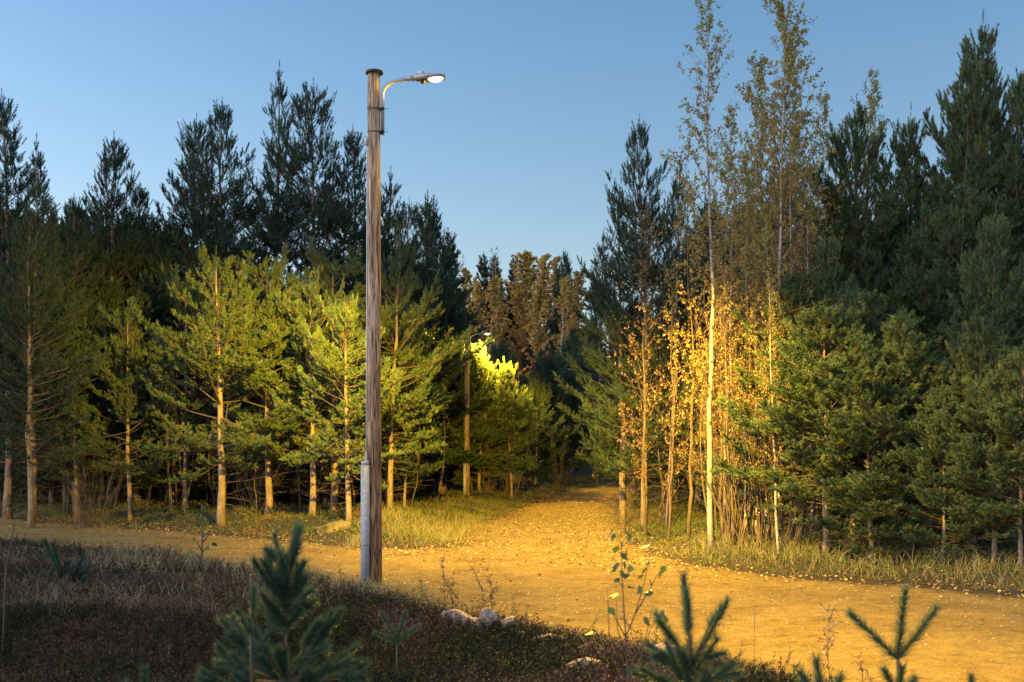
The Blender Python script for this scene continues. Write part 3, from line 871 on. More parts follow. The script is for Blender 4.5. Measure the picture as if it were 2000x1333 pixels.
# --- far hill
for i, (v, nm, px, top, Y, w, lb, ct) in enumerate([
    (SPRUCE[0], 'spruce_tree', 940, 500, 112, 1.0, 'dark spruce among bare birches left in the sky gap', 'spruce tree'),
    (SPRUCE[0], 'spruce_tree', 968, 505, 116, 1.1, 'second dark spruce right beside the bare birches in the sky gap', 'spruce tree'),
    (SPRUCE[0], 'spruce_tree', 1007, 508, 114, .9, 'dark spruce directly left of the orange birches on the far hill', 'spruce tree'),
    (ORANGE[1], 'birch_tree', 1040, 498, 108, 1.7, 'largest golden birch in the middle of the far hill', 'birch tree'),
    (ORANGE[0], 'birch_tree', 1066, 503, 112, 1.3, 'orange topped birch just right of the largest golden one', 'birch tree'),
    (ORANGE[0], 'birch_tree', 1084, 508, 118, 1.1, 'narrow orange birch right of the orange topped one', 'birch tree'),
    (FARP[1], 'pine_tree', 1102, 508, 110, .8, 'small green pine right of the orange birches on the far hill', 'pine tree'),
    (ORANGE[1], 'birch_tree', 1112, 545, 104, 1.2, 'brownish birch right of the small green pine on the hill', 'birch tree'),
    (ORANGE[0], 'birch_tree', 1138, 535, 108, 1.2, 'brownish birch at the right end of the sky gap', 'birch tree'),
    (BARE[0], 'birch_tree', 955, 484, 100, 1, 'leafless birch with a pale stem left in the sky gap', 'birch tree'),
    (BARE[0], 'birch_tree', 973, 486, 101, 1, 'leafless birch with a pale stem, right one of the pair', 'birch tree'),
    (BARE[0], 'birch_tree', 908, 500, 104, 1, 'thin leafless birch at the left end of the sky gap', 'birch tree'),
    (ORANGE[0], 'birch_tree', 912, 530, 104, 1.3, 'brown leaved birch at the left end of the sky gap', 'birch tree'),
    (ORANGE[1], 'birch_tree', 965, 548, 99, 1.3, 'brown leaved birch in front of the two bare birches', 'birch tree'),
    (ORANGE[0], 'birch_tree', 1024, 540, 103, 1.4, 'golden birch on the left flank of the largest golden one', 'birch tree'),
    (ORANGE[0], 'birch_tree', 930, 552, 101, 1.2, 'dull brown birch left of the two bare birches', 'birch tree'),
    (ORANGE[1], 'birch_tree', 1056, 560, 97, 1.2, 'golden birch standing lowest on the far hill', 'birch tree'),
    (BARE[0], 'birch_tree', 1096, 545, 92, 1, 'pale stemmed birch in front of the hill right of the golden birch', 'birch tree')]):
    x = X(px, Y); gz = gh(x, Y)
    plant(v, nm, x, Y, Zt(top, Y) - gz, lb, ct, 'trees on the far hill', wide=w)
for i in range(16):
    px = 870 + i * 20 + rng.uniform(-6, 6); Y = rng.uniform(98, 135); x = X(px, Y); gz = gh(x, Y)
    plant(SPRUCE[0] if i % 3 == 0 else FARP[i % 2], 'pine_tree', x, Y, Zt(rng.uniform(630, 670), Y) - gz, 'dark conifer low on the far hill behind the birches', 'pine tree', 'dark conifers on the far hill')

# --- pines right of the side path
for (px, top, Y, v, w, lb) in [
    (1258, 255, 30.7, TALL[0], .95, 'tall dark pine right of the sky gap with a pointed top'),
    (1216, 390, 33, TALL[1], 1.2, 'dark pine left of the tall pointed one beside the side path'),
    (1160, 462, 68, TALL[3], 1.0, 'lowest dark pine bordering the sky gap on the right'),
    (1305, 330, 29.6, TALL[3], .9, 'dark pine behind the brown leaved birches'),
    (1395, 420, 36, TALL[2], 1.1, 'dark pine hidden behind the white birch trunk'),
    (1470, 470, 35, TALL[0], 1.1, 'dark pine hidden behind the golden birches')]:
    x = X(px, Y); plant(v, 'pine_tree', x, Y, Zt(top, Y) - gh(x, Y), lb, 'pine tree', 'dark pines right of the side path', wide=w)
GR = 'pines of the wood on the right'
for (px, top, Y, v, w, lb, rz) in [
    (1672, 235, 25, DENSE[0], .92, 'dark pine with clustered candles right of the golden birches', .2),
    (1752, 262, 25.5, DENSE[1], .8, 'dark pine with a separate thin leader right of the clustered one', 2.0),
    (1852, 150, 25, DENSE[0], .8, 'tall dark pine left of the highest pine at the right edge', 3.1),
    (1905, 84, 26, DENSE[1], .85, 'highest pine in the picture, near the right edge', .9),
    (1982, 125, 24.5, DENSE[0], .8, 'tall dark pine at the right edge of the picture', 4.6),
    (1612, 480, 22.8, DENSE[1], .9, 'mid green pine behind the young pine with the orange trunk', 1.2),
    (1700, 500, 24, DENSE[0], 1.0, 'mid green pine between the two front pines on the right', 3.7),
    (1940, 440, 21.6, DENSE[1], 1.0, 'large shaded pine low at the right edge', 2.9),
    (1800, 430, 24.5, DENSE[0], 1.0, 'large shaded pine behind the right front pine', 5.2),
    (1545, 560, 22.2, YOUNG[0], 1.25, 'green young pine directly right of the golden birches', 2.2),
    (1612, 615, 20.4, YOUNG[1], 1.4, 'young green pine with an orange lit trunk on the right verge', .4),
    (1785, 630, 19.8, YOUNG[1], 1.45, 'young pine with pale candles beside the shaded right pines', 1.7),
    (1900, 640, 19.5, YOUNG[0], 1.1, 'olive young pine reaching down to the verge near the right edge', 3.9),
    (1700, 700, 19.6, YOUNG[0], 1.3, 'bushy green young pine between the orange trunk and the pale candled pine', 3.1),
    (1664, 590, 21.4, YOUNG[1], 1.4, 'taller green young pine behind the orange trunked one on its right', 5.0),
    (1842, 770, 18.7, YOUNG[0], 1.3, 'low bushy olive pine with branches down to the weeds, right of the red shrub', 1.0),
    (1945, 740, 18.2, YOUNG[1], 1.3, 'low bushy olive pine second from the right edge', 2.4),
    (1990, 700, 17.8, YOUNG[1], 1.1, 'olive young pine cut off by the right edge', 5.9)]:
    x = X(px, Y); plant(v, 'pine_tree', x, Y, Zt(top, Y) - gh(x, Y), lb, 'pine tree', GR, rz=rz, wide=w)

# --- birches on the right
GB = 'birches on the right of the side path'
for (px, top, Y, v, w, lb, tl, rz) in [
    (1390, 14, 22.4, BIRCH[0], 1.0, 'white trunked birch with a leaning stem, most visible trunk on the right', -.035, .6),
    (1520, 6, 22.6, BIRCH[1], 1.0, 'tallest birch with a dense golden crown', -.012, 2.0),
    (1552, 80, 24.0, BIRCH[1], .95, 'golden birch behind the tallest one, on its right', .0, 4.0),
    (1478, 120, 24.5, BIRCH[2], .95, 'birch behind the tallest one, on its left', .0, 1.0),
    (1430, 215, 25, BIRCH[0], .95, 'golden birch between the white trunk and the tallest birch', .0, 3.3),
    (1345, 300, 24.4, BROWN[1], .9, 'brown leaved birch with a long bare stem left of the white trunk', -.03, 1.8),
    (1262, 420, 27, BROWN[0], .9, 'brown leaved tree beside the side path with sparse leaves', .02, 2.8),
    (1620, 188, 29, BIRCH[2], .7, 'thin birch top rising over the pines, left one', 0, .9),
    (1684, 146, 29.5, BIRCH[0], .8, 'thin birch top rising over the pines, higher right one', 0, 5.1),
    (1715, 200, 30, BIRCH[2], .7, 'small birch top leaning out of the pines on the right', .02, 3.8),
    (1410, 430, 23.4, BROWN[1], .9, 'small birch with amber leaves right of the white trunk', .03, 4.4),
    (1475, 480, 22.4, BROWN[1], 1.0, 'leaning birch with amber leaves low beside the young pines', -.03, .2),
    (1585, 230, 24.6, BIRCH[2], 1.1, 'golden birch at the right flank of the golden crown', .02, 3.0),
    (1500, 235, 25.6, BIRCH[1], 1.0, 'golden birch hidden behind the tallest one', -.02, 5.2),
    (1565, 330, 22.9, BIRCH[2], 1.0, 'lower golden birch just left of the dark right pines', .03, .4),
    (1455, 330, 23.6, BIRCH[1], .9, 'lower golden birch right of the white trunk', -.02, 1.6),
    (1410, 320, 26.5, BIRCH[2], 1.0, 'pale golden birch behind the white trunk', .0, 2.7),
    (1522, 400, 20.7, BIRCH[2], .8, 'birch with a crooked white stem close to the green young pine', -.05, 5.6),
    (1305, 520, 25.5, BROWN[1], .85, 'low brown leaved birch at the corner of the side path', .0, 2.5)]:
    x = X(px, Y); plant(v, 'birch_tree', x, Y, Zt(top, Y) - gh(x, Y), lb, 'birch tree', GB, rz=rz, wide=w, tilt=(0, tl))

# bare and leafy thin stems in the understorey
for i in range(150):
    if i < 22: x, y = rng.uniform(2.9, 7.2), rng.uniform(19.5, 30)
    elif i < 30: x, y = rng.uniform(7, 12), rng.uniform(21.5, 26)
    elif i < 70: x, y = rng.uniform(3.5, 16), rng.uniform(24, 31)
    elif i < 125: x, y = rng.uniform(-16, -2.2), rng.uniform(31, 40)
    else: x, y = rng.uniform(-2.2, 0), rng.uniform(48.4, 56)
    if pathd(x, y) < .9 or abs(x) > .5 * y: continue
    plant(THIN[i % 2], 'young_tree', x, y, rng.uniform(2.8, 6.2), 'thin bare young stem in the dark understorey of the wood', 'young tree', 'thin stems in the understorey', tilt=(rng.normal(0, .07), rng.normal(0, .09)))

# shrubs
def gen_shrub(seed, H, n, leafn, m, spread=.3, bare=False, lsz=.032):
    rs = np.random.default_rng(seed); st = MB(); lp, lr = [], []
    A_, B_, ra, rb = [], [], [], []
    for i in range(n):
        P = np.array([rs.normal(0, .12), rs.normal(0, .12), 0]); d = unit(np.array([rs.normal(0, spread), rs.normal(0, spread), 1])); L = H * rs.uniform(.6, 1.05); ns = 6
        for s in range(ns):
            Q = P + d * L / ns; A_.append(P); B_.append(Q); r0 = .009 * (H / 2); ra.append(r0 * (1 - s / 7)); rb.append(r0 * (1 - (s + 1) / 7))
            if s > 0:
                for q in range(2):
                    d2 = unit(d + rs.normal(0, .5, 3)); l2 = rs.uniform(.15, .5); A_.append(Q); B_.append(Q + d2 * l2); ra.append(.003); rb.append(.001)
                    for _ in range(rs.poisson(leafn)):
                        lp.append(Q + d2 * l2 * rs.uniform(.2, 1.1) + rs.normal(0, .03, 3))
            d = unit(d + rs.normal(0, .08, 3)); P = Q
    sticks(st, A_, B_, np.array(ra), np.array(rb))
    parts = [('stems', st.mesh('shrub_stems', M['twig']))]
    if lp:
        cm = MB(); leaves(cm, np.array(lp), lsz, rs.random(len(lp)), .3); parts.append(('foliage', cm.mesh('shrub_leaves', M[m])))
    return dict(H=H, parts=parts)
SY = [gen_shrub(300 + i, 2.6, 12, 3.2, 'leaf_yellow', .22) for i in range(2)]
SB = gen_shrub(310, 2.2, 26, 0, 'leaf_yellow', .32)
SR = gen_shrub(311, 1.3, 6, 2.5, 'leaf_red', .3)
SL_ = gen_shrub(312, 2.8, 14, 0, 'leaf_yellow', .18)
for (px, Y, H, v, lb, ct) in [
    (1500, 21.3, 3.4, SY[0], 'yellow leaved shrub at the foot of the tallest birch', 'shrub'),
    (1455, 22.5, 4.6, SY[1], 'tall yellow leaved shrub right of the white birch trunk', 'shrub'),
    (1420, 24, 4.9, SY[0], 'tall yellow leaved shrub behind the white birch trunk', 'shrub'),
    (1535, 20.8, 2.4, SY[1], 'pale green and yellow shrub between birch and orange trunked pine', 'shrub'),
    (1228, 28.5, 1.6, SY[0], 'small yellow shrub leaning over the right edge of the side path', 'shrub'),
    (1255, 40, 3.6, SY[1], 'yellow green leafy shrub overhanging the end of the side path', 'shrub'),
    (1090, 53, 3.0, SY[0], 'leafy shrub on the left bank near the end of the side path', 'shrub'),
    (1000, 49.0, 3.8, SL_, 'bundle of bare leaning stems right of the far lamp pole', 'shrub'),
    (955, 49.4, 3.4, SL_, 'bundle of bare stems directly beside the far lamp pole', 'shrub'),
    (170, 31.5, 2.6, SB, 'fan of bare stems right of the thick pale trunk', 'shrub'),
    (500, 34, 2.8, SB, 'fan of bare stems behind the flaky pine trunk', 'shrub'),
    (1435, 22.0, 3.0, SL_, 'thicket of bare stems close to the white birch trunk', 'shrub'),
    (1762, 19.8, 1.35, SR, 'small shrub with red leaves in the shade on the right', 'shrub')]:
    x = X(px, Y); plant(v, 'shrub', x, Y, H, lb, ct)

# ------------------------------------------------------------------ lamp posts
def light_profile(li):
    """street optics: most light thrown 60 to 75 degrees off the vertical, little above the horizontal"""
    li.use_nodes = True
    t = li.node_tree
    em = t.nodes['Emission']
    tc = t.nodes.new('ShaderNodeTexCoord')
    sp = t.nodes.new('ShaderNodeSeparateXYZ')
    t.links.new(tc.outputs['Normal'], sp.inputs[0])
    def mth(op, a, b=None, c=None):
        n = t.nodes.new('ShaderNodeMath'); n.operation = op
        for i, v in enumerate((a, b, c)):
            if v is None: continue
            if isinstance(v, (int, float)): n.inputs[i].default_value = v
            else: t.links.new(v, n.inputs[i])
        return n.outputs[0]
    x, y, z = sp.outputs
    s = mth('SUBTRACT', mth('MULTIPLY', z, -1), mth('MULTIPLY', x, .27))     # sine of the angle below the optical horizon
    mr = t.nodes.new('ShaderNodeMapRange'); mr.interpolation_type = 'SMOOTHSTEP'
    mr.inputs['From Min'].default_value = -.01; mr.inputs['From Max'].default_value = .2
    t.links.new(s, mr.inputs[0])
    mr2 = t.nodes.new('ShaderNodeMapRange')
    mr2.inputs['From Min'].default_value = .25; mr2.inputs['From Max'].default_value = 1
    mr2.inputs['To Min'].default_value = 3.6; mr2.inputs['To Max'].default_value = .36
    t.links.new(s, mr2.inputs[0])
    # sideways throw is stronger than towards the tip or back along the arm
    side = mth('ADD', mth('MULTIPLY', mth('MULTIPLY', y, y), 1.5), .75)
    # little spill behind the post at steep angles, and hardly any onto the post itself
    bk = t.nodes.new('ShaderNodeMapRange'); bk.interpolation_type = 'SMOOTHSTEP'
    bk.inputs['From Min'].default_value = -.42; bk.inputs['From Max'].default_value = .15
    t.links.new(mth('ADD', x, mth('MULTIPLY', y, .32)), bk.inputs[0])
    st = t.nodes.new('ShaderNodeMapRange'); st.interpolation_type = 'SMOOTHSTEP'
    st.inputs['From Min'].default_value = .25; st.inputs['From Max'].default_value = .6
    t.links.new(s, st.inputs[0])
    spill = mth('SUBTRACT', 1, mth('MULTIPLY', mth('MULTIPLY', mth('SUBTRACT', 1, bk.outputs[0]), st.outputs[0]), .88))
    pb = t.nodes.new('ShaderNodeMapRange'); pb.interpolation_type = 'SMOOTHSTEP'
    pb.inputs['From Min'].default_value = -.74; pb.inputs['From Max'].default_value = -.38
    pb.inputs['To Min'].default_value = .005
    t.links.new(x, pb.inputs[0])
    fw = t.nodes.new('ShaderNodeMapRange'); fw.interpolation_type = 'SMOOTHSTEP'
    fw.inputs['From Min'].default_value = .48; fw.inputs['From Max'].default_value = .82
    fw.inputs['To Min'].default_value = 1; fw.inputs['To Max'].default_value = .45
    t.links.new(x, fw.inputs[0])
    side = mth('MULTIPLY', mth('MULTIPLY', side, fw.outputs[0]), mth('MULTIPLY', spill, pb.outputs[0]))
    tot = mth('MULTIPLY', mth('MULTIPLY', mr.outputs[0], mr2.outputs[0]), side)
    t.links.new(tot, em.inputs['Strength'])

def lamp_post(loc, label, power, rz=0, led='led'):
    root = thing('street_lamp', label, 'street lamp', loc, None, rz)
    H = 7.27
    pm = MB(); zz = np.linspace(-.3, H, 16)
    rs = np.random.default_rng(3)
    P = np.column_stack([np.cumsum(rs.normal(0, .0025, 16)), np.zeros(16), zz])
    tube(pm, P, np.interp(zz, [-.3, H], [.108, .083]), 24)
    obj('pole', pm.mesh('wood_pole', M['pole'], True), root)
    cm = MB(); tube(cm, [(0, 0, H - .02), (0, 0, H - .005), (0, 0, H + .018), (0, 0, H + .03)], [.118, .122, .112, .02], 24)
    obj('pole_cap', cm.mesh('pole_cap', M['dark_steel']), root)
    am = MB()
    ax = .112; pts = [(ax, 0, 6.42), (ax, 0, 6.98)]
    r = .2
    for a in np.linspace(0, math.pi / 2 - .06, 9)[1:]:
        pts.append((ax + r * 1.15 * (1 - math.cos(a)), 0, 6.96 + r * math.sin(a)))
    pts += [(.43, 0, 7.185), (.50, 0, 7.192)]
    tube(am, pts, .026, 14)
    arm = obj('arm', am.mesh('lamp_arm', M['steel'], True), root)
    for z in (6.77, 6.455):
        k = MB(); an = np.linspace(0, 2 * math.pi, 25)
        tube(k, [(.094 * math.cos(a) * (1 if abs(math.cos(a)) < .99 else 1), .094 * math.sin(a), z + .006 * math.cos(a * 2)) for a in an], .006, 6, False)
        box(k, (.112, -.024, z), (.05, .012, .04)); box(k, (.1, .03, z), (.05, .012, .04))
        tube(k, [(.06, -.032, z), (.19, -.032, z - .004)], .004, 6); tube(k, [(.112, -.02, z), (.112, -.045, z)], .011, 6)
        obj('clamp', k.mesh('clamp', M['dark_steel']), root)
    # luminaire
    hb = MB()
    tube(hb, [(.44, 0, 7.19), (.56, 0, 7.198)], .036, 12)                    # socket
    sec = [(.535, .042, .062), (.58, .055, .075), (.62, .075, .082), (.66, .10, .075), (.74, .125, .06), (.85, .125, .046), (.93, .11, .034), (.965, .08, .022)]
    V, f = [], []
    for x_, w_, h_ in sec:
        zc = 7.205 + (x_ - .55) * .03
        V += [(x_, -w_, zc - h_ * .5), (x_, -w_ * .9, zc + h_ * .25), (x_, -w_ * .35, zc + h_ * .6), (x_, w_ * .35, zc + h_ * .6), (x_, w_ * .9, zc + h_ * .25), (x_, w_, zc - h_ * .5)]
    n = 6
    for i in range(len(sec) - 1):
        for j in range(n):
            a, b = i * n + j, i * n + (j + 1) % n
            f += [[a, a + n, b + n], [a, b + n, b]]
    e = (len(sec) - 1) * n
    for j in range(1, n - 1):
        f += [[0, j, j + 1], [e, e + j + 1, e + j]]
    hb.add(V, f)
    head = obj('lamp_head', hb.mesh('lamp_head', M['head']), root)
    nb = MB(); tube(nb, [(.64, 0, 7.235), (.64, 0, 7.278), (.64, 0, 7.286)], [.042, .042, .034], 14); obj('socket_cap', nb.mesh('socket_cap', M['plastic'], False), head)
    nb = MB(); tube(nb, [(.665, 0, 7.18), (.665, 0, 7.14), (.665, 0, 7.122)], [.038, .036, .026], 14); obj('sensor', nb.mesh('sensor', M['dark_steel'], False), head)
    nb = MB(); box(nb, (.595, 0, 7.185), (.03, .05, .05)); tube(nb, [(.478, -.02, 7.165), (.478, -.02, 7.14)], .004, 6); tube(nb, [(.53, .02, 7.168), (.53, .02, 7.142)], .004, 6); obj('latch', nb.mesh('latch', M['dark_steel']), head)
    lb_ = MB()          # shallow bulged lens under the head
    Vl, fl = [(.83, 0, 7.148)], []
    for q, zz_ in ((.6, .008), (1, .045)):
        for a in np.arange(16) * math.pi / 8:
            Vl.append((.83 + .115 * q * math.cos(a), .078 * q * math.sin(a), 7.148 + zz_))
    for j in range(16):
        k2 = (j + 1) % 16
        fl += [[0, 1 + k2, 1 + j], [1 + j, 1 + k2, 17 + k2], [1 + j, 17 + k2, 17 + j]]
    lb_.add(Vl, fl); obj('lens', lb_.mesh('lens', M[led], True), head)
    # cable cover up the left side of the pole
    gm = MB(); box(gm, (-.112, -.075, .93), (.115, .10, 1.86 + .3 - .2))
    box(gm, (-.112, -.075, 1.94), (.115, .10, .06), taper=.82)
    gd = obj('cable_guard', gm.mesh('cable_guard', M['guard']), root)
    sm_ = MB(); box(sm_, (-.112, -.075, .82), (.119, .104, .006)); obj('seam', sm_.mesh('seam', M['dark_steel']), gd)
    cc = MB(); box(cc, (-.10, -.06, 2.02), (.05, .05, .14), taper=.35); tube(cc, [(-.105, -.035, 2.0), (-.1, -.03, 3.5), (-.093, -.02, 6.2), (-.085, -.01, 6.5)], .009, 8)
    obj('cable', cc.mesh('cable', M['plastic'], True), root)
    jb = MB(); box(jb, (-.107, -.035, 6.325), (.05, .06, .09)); box(jb, (-.107, -.035, 6.276), (.06, .066, .008)); obj('junction_box', jb.mesh('junction_box', M['plastic']), root)
    li = bpy.data.lights.new('lamp_light', 'POINT')
    li.energy = power; li.color = (1, .60, .045); li.shadow_soft_size = .07
    light_profile(li)
    lo = bpy.data.objects.new('lamp_light', li); COL.objects.link(lo); lo.parent = root; lo.location = (.83, 0, 7.07)
    lo.visible_camera = False
    return root
lamp_post((-1.88, 15.54, -.08), 'tall wooden street lamp in the foreground with a lit curved arm lamp head', LAMP_W)
lamp_post((X(913, 47.7), 47.7, Zt(985, 47.7) - .05), 'distant lit street lamp half hidden in trees beside the side path', LAMP_W * .55, led='led_far')

# ------------------------------------------------------------------ rocks
def rock(x, y, s, label, seed, m='rock', rz=0, sink=.25, group=None):
    import bmesh
    bm = bmesh.new(); bmesh.ops.create_icosphere(bm, subdivisions=4, radius=.5)
    rs = np.random.default_rng(seed); dirs = unit(rs.normal(size=(14, 3))); off = rs.uniform(.24, .44, 14)
    for v in bm.verts:
        p_ = np.array(v.co)
        for d_, o_ in zip(dirs, off):        # flat broken faces
            q = p_ @ d_ - o_
            if q > 0: p_ = p_ - d_ * q * .95
        p_ *= 1 + .07 * math.sin(p_[0] * 15 + seed) * math.sin(p_[1] * 13 + p_[2] * 9) + .035 * math.sin(p_[2] * 33 + p_[0] * 28 + seed) + rs.uniform(-.012, .012)
        v.co = (p_[0] * s[0], p_[1] * s[1], p_[2] * s[2])
    me = bpy.data.meshes.new('rock'); bm.to_mesh(me); bm.free(); me.materials.append(M[m])
    me.polygons.foreach_set('use_smooth', np.ones(len(me.polygons), bool))
    o = obj('rock', me, None, (x, y, gh(x, y) + s[2] * (.5 - sink))); o.rotation_euler = (0, rs.uniform(-.1, .2), rz)
    tag(o, label, 'rock', group)
G = 'pale rocks in the heather at the edge of the mound'
def ry(px, py, zz=.2):
    y = (CAMZ - zz) * F / (py - HZ); return X(px, y), y
for (px, py, s, lb, sd, rz) in [
    (898, 1240, (.44, .22, .15), 'long pale rock with a rounded left end, largest of the rock pile', 1, -.35),
    (936, 1246, (.17, .18, .13), 'small pale rock wedged between the long and the upright one', 6, .3),
    (953, 1250, (.16, .16, .20), 'upright pale rock in the middle of the rock pile', 2, .4),
    (993, 1252, (.15, .13, .14), 'small pointed pale rock right of the upright one', 3, .9),
    (1018, 1256, (.10, .07, .05), 'flat little stone at the right end of the rock pile', 12, .2),
    (1072, 1258, (.30, .16, .10), 'flat pale rock alone at the mound edge right of the pile', 4, .2),
    (885, 1210, (.10, .08, .08), 'small yellowish stone above the rock pile', 7, 0),
    (1300, 1303, (.22, .2, .16), 'pink grey rock behind the foreground pine seedling with two candles', 5, -.5),
    (1142, 1332, (.26, .2, .10), 'pale rock at the bottom edge of the picture', 8, .1),
    (352, 1199, (.09, .08, .06), 'small white stone in the heather left of the seedling', 9, .3),
    (463, 1214, (.11, .08, .05), 'small flat white stone close to the left seedling', 10, .5)]:
    x, y = ry(px, py, .25); rock(x, y, tuple(q * 1.2 for q in s), lb, sd, 'rock', rz, -.1, G)
for (px, py, s, lb, sd, z) in [(655, 1028, (1.0, .6, .42), 'large mossy boulder beneath the lit pines left of the pole', 21, .3), (592, 1042, (.5, .3, .2), 'small mossy boulder left of the large one', 22, .25), (406, 1049, (.35, .2, .08), 'flat pale stone on the leafy edge of the path', 23, .1), (490, 1062, (.45, .25, .08), 'flat pale stone right of the other one on the path edge', 24, .1), (520, 1050, (.3, .2, .09), 'little stone half buried in leaves by the path edge', 25, .1)]:
    x, y = ry(px, py, z); rock(x, y, s, lb, sd, 'mossrock', .2, .33, 'stones along the far edge of the path')

# ------------------------------------------------------------------ foreground pine seedlings: every shoot a part
def shoot_mesh(v, L, nl, rn):
    mb = MB(); A = np.array([[0., 0, 0]]); D = unit(np.array([v], float))
    needles(mb, A, D, L, int(130 + 2600 * L), nl, .0023, rn, ang=(.55, 1.35), frm=.0)
    sticks(mb, A, A + D * L, .0045, .0025, .95)
    return mb.mesh('shoot', M['seedling'])
def seedling(label, base, Y, stem, shoots, name='pine_seedling', group='young pine seedlings in the foreground', nlen=.12, extra=0):
    """stem: points (px, py) from the root up; shoots: (px0, py0, px1, py1)"""
    bx, by = X(stem[0][0], Y), Y
    z0 = gh(bx, by)
    root = thing(name, label, 'pine seedling', (bx, by, z0), group)
    def loc(px, py, dy=0): return np.array([X(px, Y) - bx, dy, Zt(py, Y) - z0])
    mb = MB()
    S0 = [np.array([0, 0, -.03])] + [loc(a, b) for a, b in stem[1:]]
    tube(mb, S0, np.linspace(.008, .005, len(S0)), 7)
    more = []
    for (a, b, c, d) in shoots:
        more.append((a, b, c, d))
        for q in range(extra):
            k = random.uniform(.1, .6)
            more.append((a + (c - a) * k, b + (d - b) * k, c + random.uniform(-15, 15), d + random.uniform(-4, 34)))
    for i, (a, b, c, d) in enumerate(more):
        dy = random.uniform(-.5, .5) * math.hypot(c - a, d - b) / F * Y
        P, Q = loc(a, b), loc(c, d, dy)
        v = Q - P; L = float(np.linalg.norm(v))
        # stick from nearest stem point to the shoot
        sp_ = min(S0, key=lambda q: np.linalg.norm(q - P) + max(0, q[2] - P[2]) * 2)
        sticks(mb, [sp_], [P], .006, .005)
        o = bpy.data.objects.new('shoot', shoot_mesh(v, L, nlen * .40, random.uniform(.25, .6))); COL.objects.link(o); o.parent = root
        o.location = P
    obj('stem', mb.mesh('stem', M['twig'], True), root)
    return root
seedling('tallest blurred pine seedling left of the pole, bushy with several candles', None, 5.2,
    [(556, 1560), (558, 1333), (560, 1200), (566, 1100)],
    [(564, 1130, 572, 1032), (560, 1165, 528, 1048), (562, 1170, 597, 1098), (560, 1190, 508, 1092), (562, 1160, 556, 1080), (560, 1190, 586, 1130), (560, 1200, 540, 1120), (562, 1200, 612, 1150),
     (560, 1220, 515, 1160), (560, 1230, 590, 1180), (560, 1240, 530, 1190), (600, 1290, 650, 1195), (590, 1270, 628, 1215), (570, 1300, 640, 1260), (540, 1300, 480, 1215), (520, 1310, 440, 1215),
     (500, 1330, 425, 1265), (480, 1360, 400, 1310), (540, 1330, 500, 1250), (600, 1330, 690, 1270), (590, 1350, 640, 1300), (620, 1350, 710, 1300), (560, 1340, 555, 1270), (520, 1370, 470, 1300), (460, 1370, 420, 1330), (650, 1370, 680, 1320), (580, 1380, 600, 1310)], nlen=.135, extra=2)
seedling('thin pine seedling with a reddish stem in front of the tallest seedling', None, 4.6,
    [(492, 1600), (492, 1333), (490, 1240), (494, 1165)], [(490, 1240, 470, 1190), (492, 1290, 520, 1240), (494, 1210, 496, 1150), (490, 1330, 455, 1280)], nlen=.10)
seedling('pine seedling with two thick candles against the gravel', None, 4.7,
    [(1350, 1560), (1350, 1400), (1350, 1300)],
    [(1350, 1300, 1342, 1133), (1352, 1300, 1408, 1168), (1348, 1300, 1288, 1208), (1352, 1320, 1400, 1250), (1345, 1330, 1270, 1262), (1350, 1350, 1330, 1270), (1340, 1360, 1250, 1300), (1360, 1350, 1430, 1290), (1350, 1380, 1380, 1310), (1340, 1390, 1290, 1320), (1330, 1330, 1300, 1255)], nlen=.125, extra=1)
seedling('slender pine seedling with three candles like a fork at the lower right', None, 4.9,
    [(1754, 1580), (1755, 1400), (1753, 1290)],
    [(1753, 1290, 1750, 1150), (1753, 1288, 1672, 1204), (1755, 1286, 1826, 1190), (1754, 1380, 1754, 1300), (1755, 1360, 1725, 1310), (1755, 1370, 1790, 1330)], nlen=.14)
seedling('tiny pine seedling tip at the bottom right corner', None, 4.9, [(1898, 1600), (1898, 1390)], [(1898, 1390, 1896, 1322), (1898, 1400, 1930, 1345)], nlen=.12)
seedling('short pine seedling tuft left of the forked seedling', None, 5.0, [(1606, 1560), (1606, 1380)], [(1606, 1380, 1602, 1295), (1606, 1385, 1570, 1320), (1606, 1390, 1640, 1320)], nlen=.16)
seedling('low pine seedling tuft at the bottom edge left of the tallest seedling', None, 5.6, [(288, 1520), (288, 1390)], [(288, 1390, 284, 1308), (288, 1395, 260, 1330), (288, 1395, 318, 1340)], nlen=.14)
seedling('small pale green pine seedling in the heather at the left', None, 14.0,
    [(135, 1200), (128, 1140)], [(130, 1150, 100, 1055), (130, 1150, 128, 1100), (128, 1160, 165, 1085), (130, 1170, 95, 1120), (130, 1175, 170, 1130), (130, 1165, 145, 1110)], nlen=.22, extra=2)
seedling('low green pine seedling right of the pole in the heather', None, 8.5,
    [(775, 1290), (775, 1250)], [(775, 1250, 745, 1200), (775, 1250, 790, 1200), (775, 1255, 815, 1225), (775, 1255, 735, 1235)], nlen=.13)

